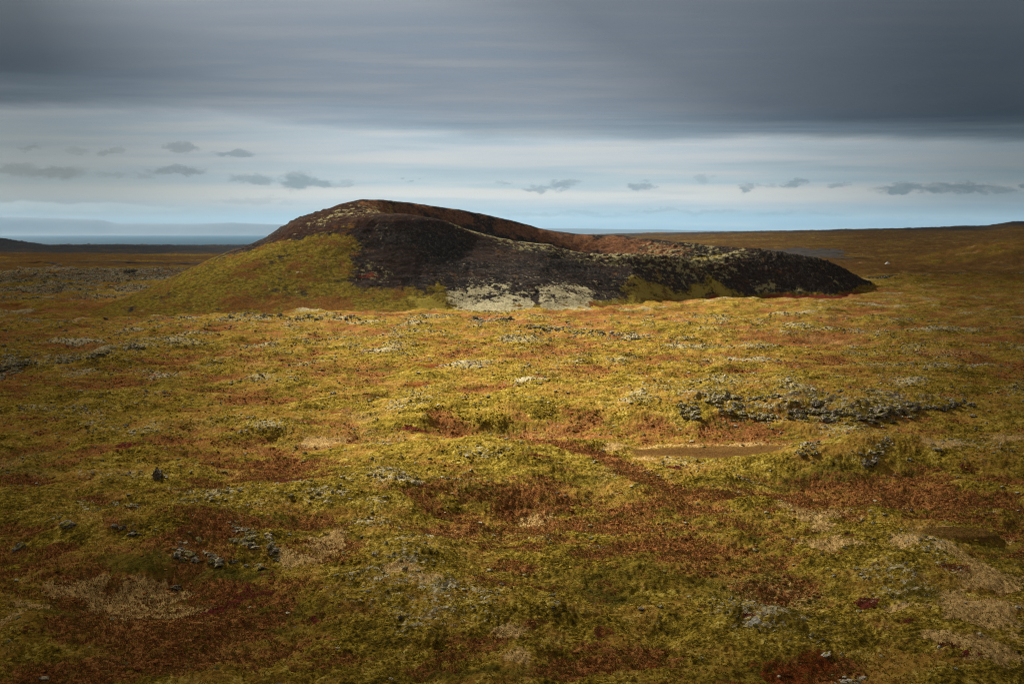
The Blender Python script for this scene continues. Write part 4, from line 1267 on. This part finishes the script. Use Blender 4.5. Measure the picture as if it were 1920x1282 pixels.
# ------------------------------------------------------------------ cloud deck overhead
def build_deck():
    edge_px = [(-1800, 205), (-400, 200), (0, 206), (220, 210), (430, 222), (520, 234), (640, 244), (760, 253), (900, 263), (1060, 268), (1200, 269), (1350, 265), (1480, 266), (1620, 264), (1780, 269), (1920, 268), (3000, 262)]
    ang, dist = [], []
    for px, py in edge_px:
        ax, az = ray(px, py)
        ang.append(ax); dist.append((DECK_Z - CAMZ) / az)
    nu, nv = 260, 180
    U = np.concatenate([np.linspace(-2.6, -.7, 30)[:-1], np.linspace(-.7, .7, nu - 58), np.linspace(.7, 2.6, 30)[1:]])
    E = np.interp(U, ang, dist)
    vv = np.linspace(0, 1, nv) ** .8
    Y = -7000 + (E[None, :] + 900 + 7000) * vv[:, None]
    X = U[None, :] * E[None, :] * (np.ones((nv, 1)))
    Z = DECK_Z + fbm(X, Y, 2600, 3, 601) * 26 + (X ** 2 + Y ** 2) * 0
    edge = E[None, :] - Y                                     # metres inside the edge
    att = np.zeros((nv, nu if False else len(U), 4))
    att[..., 0] = np.clip(edge / 10000 + .5, 0, 1)
    m, T = new_mat('cloud_layer')
    pos = T.n('ShaderNodeNewGeometry').outputs['Position']
    at_ = T.n('ShaderNodeAttribute', attribute_name='edge')
    e = T.n('ShaderNodeSeparateColor'); T.put(e.inputs[0], at_.outputs['Color'])
    ed = T.m('MULTIPLY', T.m('SUBTRACT', e.outputs[0], .5), 10000)
    big = T.noise(T.vm('MULTIPLY', pos, (1 / 2600, 1 / 9000, 0)), 1.0, 5, .55)
    wisp = T.noise(T.vm('MULTIPLY', pos, (1 / 1000, 1 / 2600, 0)), 1.0, 6, .6)
    strk = T.noise(T.vm('MULTIPLY', pos, (1 / 4200, 1 / 1300, 0)), 1.0, 5, .6)
    alpha = T.m('MULTIPLY', T.ramp(T.m('ADD', ed, T.m('MULTIPLY', T.m('SUBTRACT', wisp, .5), 1700)), -260, 900), .50)
    alpha = T.m('ADD', alpha, T.m('MULTIPLY', T.ramp(T.m('ADD', ed, T.m('MULTIPLY', T.m('SUBTRACT', strk, .5), 4200)), -200, 2600), .50))
    # unseen fan-shaped gap added to light the plain's middle and leave its edges dark
    sh = (SUN_DIR.x / SUN_DIR.z * DECK_Z, SUN_DIR.y / SUN_DIR.z * DECK_Z, 0)
    gp = T.vm('SUBTRACT', pos, sh)
    gp = T.vm('MULTIPLY', gp, (1, 1, 0))
    wv = T.noise(T.vm('MULTIPLY', pos, (1 / 160, 1 / 160, 0)), 1.0, 3, .5, 'Color')
    gp = T.vm('ADD', gp, T.vm('MULTIPLY', T.vm('SUBTRACT', wv, (.5, .5, .5)), (55, 55, 0)))
    gx, gy, _ = T.sep(gp)[:3]
    gr = T.vm('LENGTH', gp, out=1)
    ga = T.m('ABSOLUTE', T.m('DIVIDE', T.m('SUBTRACT', gx, 5), T.m('MAXIMUM', gy, 30)))
    gap = T.m('MULTIPLY', T.ramp(gr, 55, 220), T.ramp(gr, 1100, 680, .42, 1))
    gap = T.m('MULTIPLY', gap, T.ramp(ga, .50, .11, .08, 1))
    gap = T.m('MULTIPLY', gap, T.ramp(gy, 10, 70))
    gap = T.m('MAXIMUM', gap, T.m('MULTIPLY', T.m('MULTIPLY', T.ramp(gr, 1000, 1300), T.ramp(gr, 9000, 3000)), .14))
    alpha = T.m('MULTIPLY', alpha, T.m('SUBTRACT', 1, T.m('MULTIPLY', gap, .95)))
    # thickness: the cloud lets little light through; thinner and bluer towards its far edge, with a corner vignette put into its colour at both sides
    px_, py_, _ = T.sep(pos)[:3]
    sidew = T.ramp(T.m('ABSOLUTE', T.m('DIVIDE', T.m('ADD', px_, 250), T.m('MAXIMUM', py_, 2500))), .10, .52)
    thick = T.m('ADD', T.m('MULTIPLY', big, 1.0), T.m('MULTIPLY', wisp, .35))
    tcol = T.mix(T.ramp(thick, .40, .95), (.038, .051, .071), (.058, .072, .095))
    near_edge = T.ramp(ed, 3600, 300)
    tcol = T.mix(T.m('MULTIPLY', near_edge, .85), tcol, (.036, .059, .090))
    tcol = T.mix(T.m('MULTIPLY', sidew, .78), tcol, (.0050, .0085, .0130))
    tcol = T.mix(T.ramp(T.vm('LENGTH', pos, out=1), 4200, 2400), tcol, (.078, .070, .058))   # unseen near cloud tinted warm to offset the blue in the shade
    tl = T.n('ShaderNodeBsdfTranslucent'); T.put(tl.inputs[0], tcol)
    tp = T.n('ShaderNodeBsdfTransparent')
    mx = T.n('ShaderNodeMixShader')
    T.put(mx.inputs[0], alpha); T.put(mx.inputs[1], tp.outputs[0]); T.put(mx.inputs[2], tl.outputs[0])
    o = T.n('ShaderNodeOutputMaterial'); T.put(o.inputs[0], mx.outputs[0])
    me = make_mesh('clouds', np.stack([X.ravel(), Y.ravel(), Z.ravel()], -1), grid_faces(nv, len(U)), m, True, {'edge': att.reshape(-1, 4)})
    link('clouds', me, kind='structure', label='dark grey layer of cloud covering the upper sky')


build_deck()

# ------------------------------------------------------------------ haze
def build_haze():
    x0, x1, y0, y1, z0, z1 = -40000, 40000, -9500, 39500, -140, 620
    V = [(x, y, z) for z in (z0, z1) for y in (y0, y1) for x in (x0, x1)]
    Fs = [(0, 2, 3, 1), (4, 5, 7, 6), (0, 1, 5, 4), (2, 6, 7, 3), (0, 4, 6, 2), (1, 3, 7, 5)]
    m = bpy.data.materials.new('haze'); m.use_nodes = True
    T = NT(m.node_tree)
    pv = T.n('ShaderNodeVolumePrincipled')
    pv.inputs['Color'].default_value = (.46, .75, 1.0, 1)
    pv.inputs['Density'].default_value = 1.5e-5
    o = T.n('ShaderNodeOutputMaterial'); T.put(o.inputs['Volume'], pv.outputs[0])
    link('haze', make_mesh('haze', V, Fs, m, False), kind='stuff', label='thin blue sea haze over the plain')


build_haze()
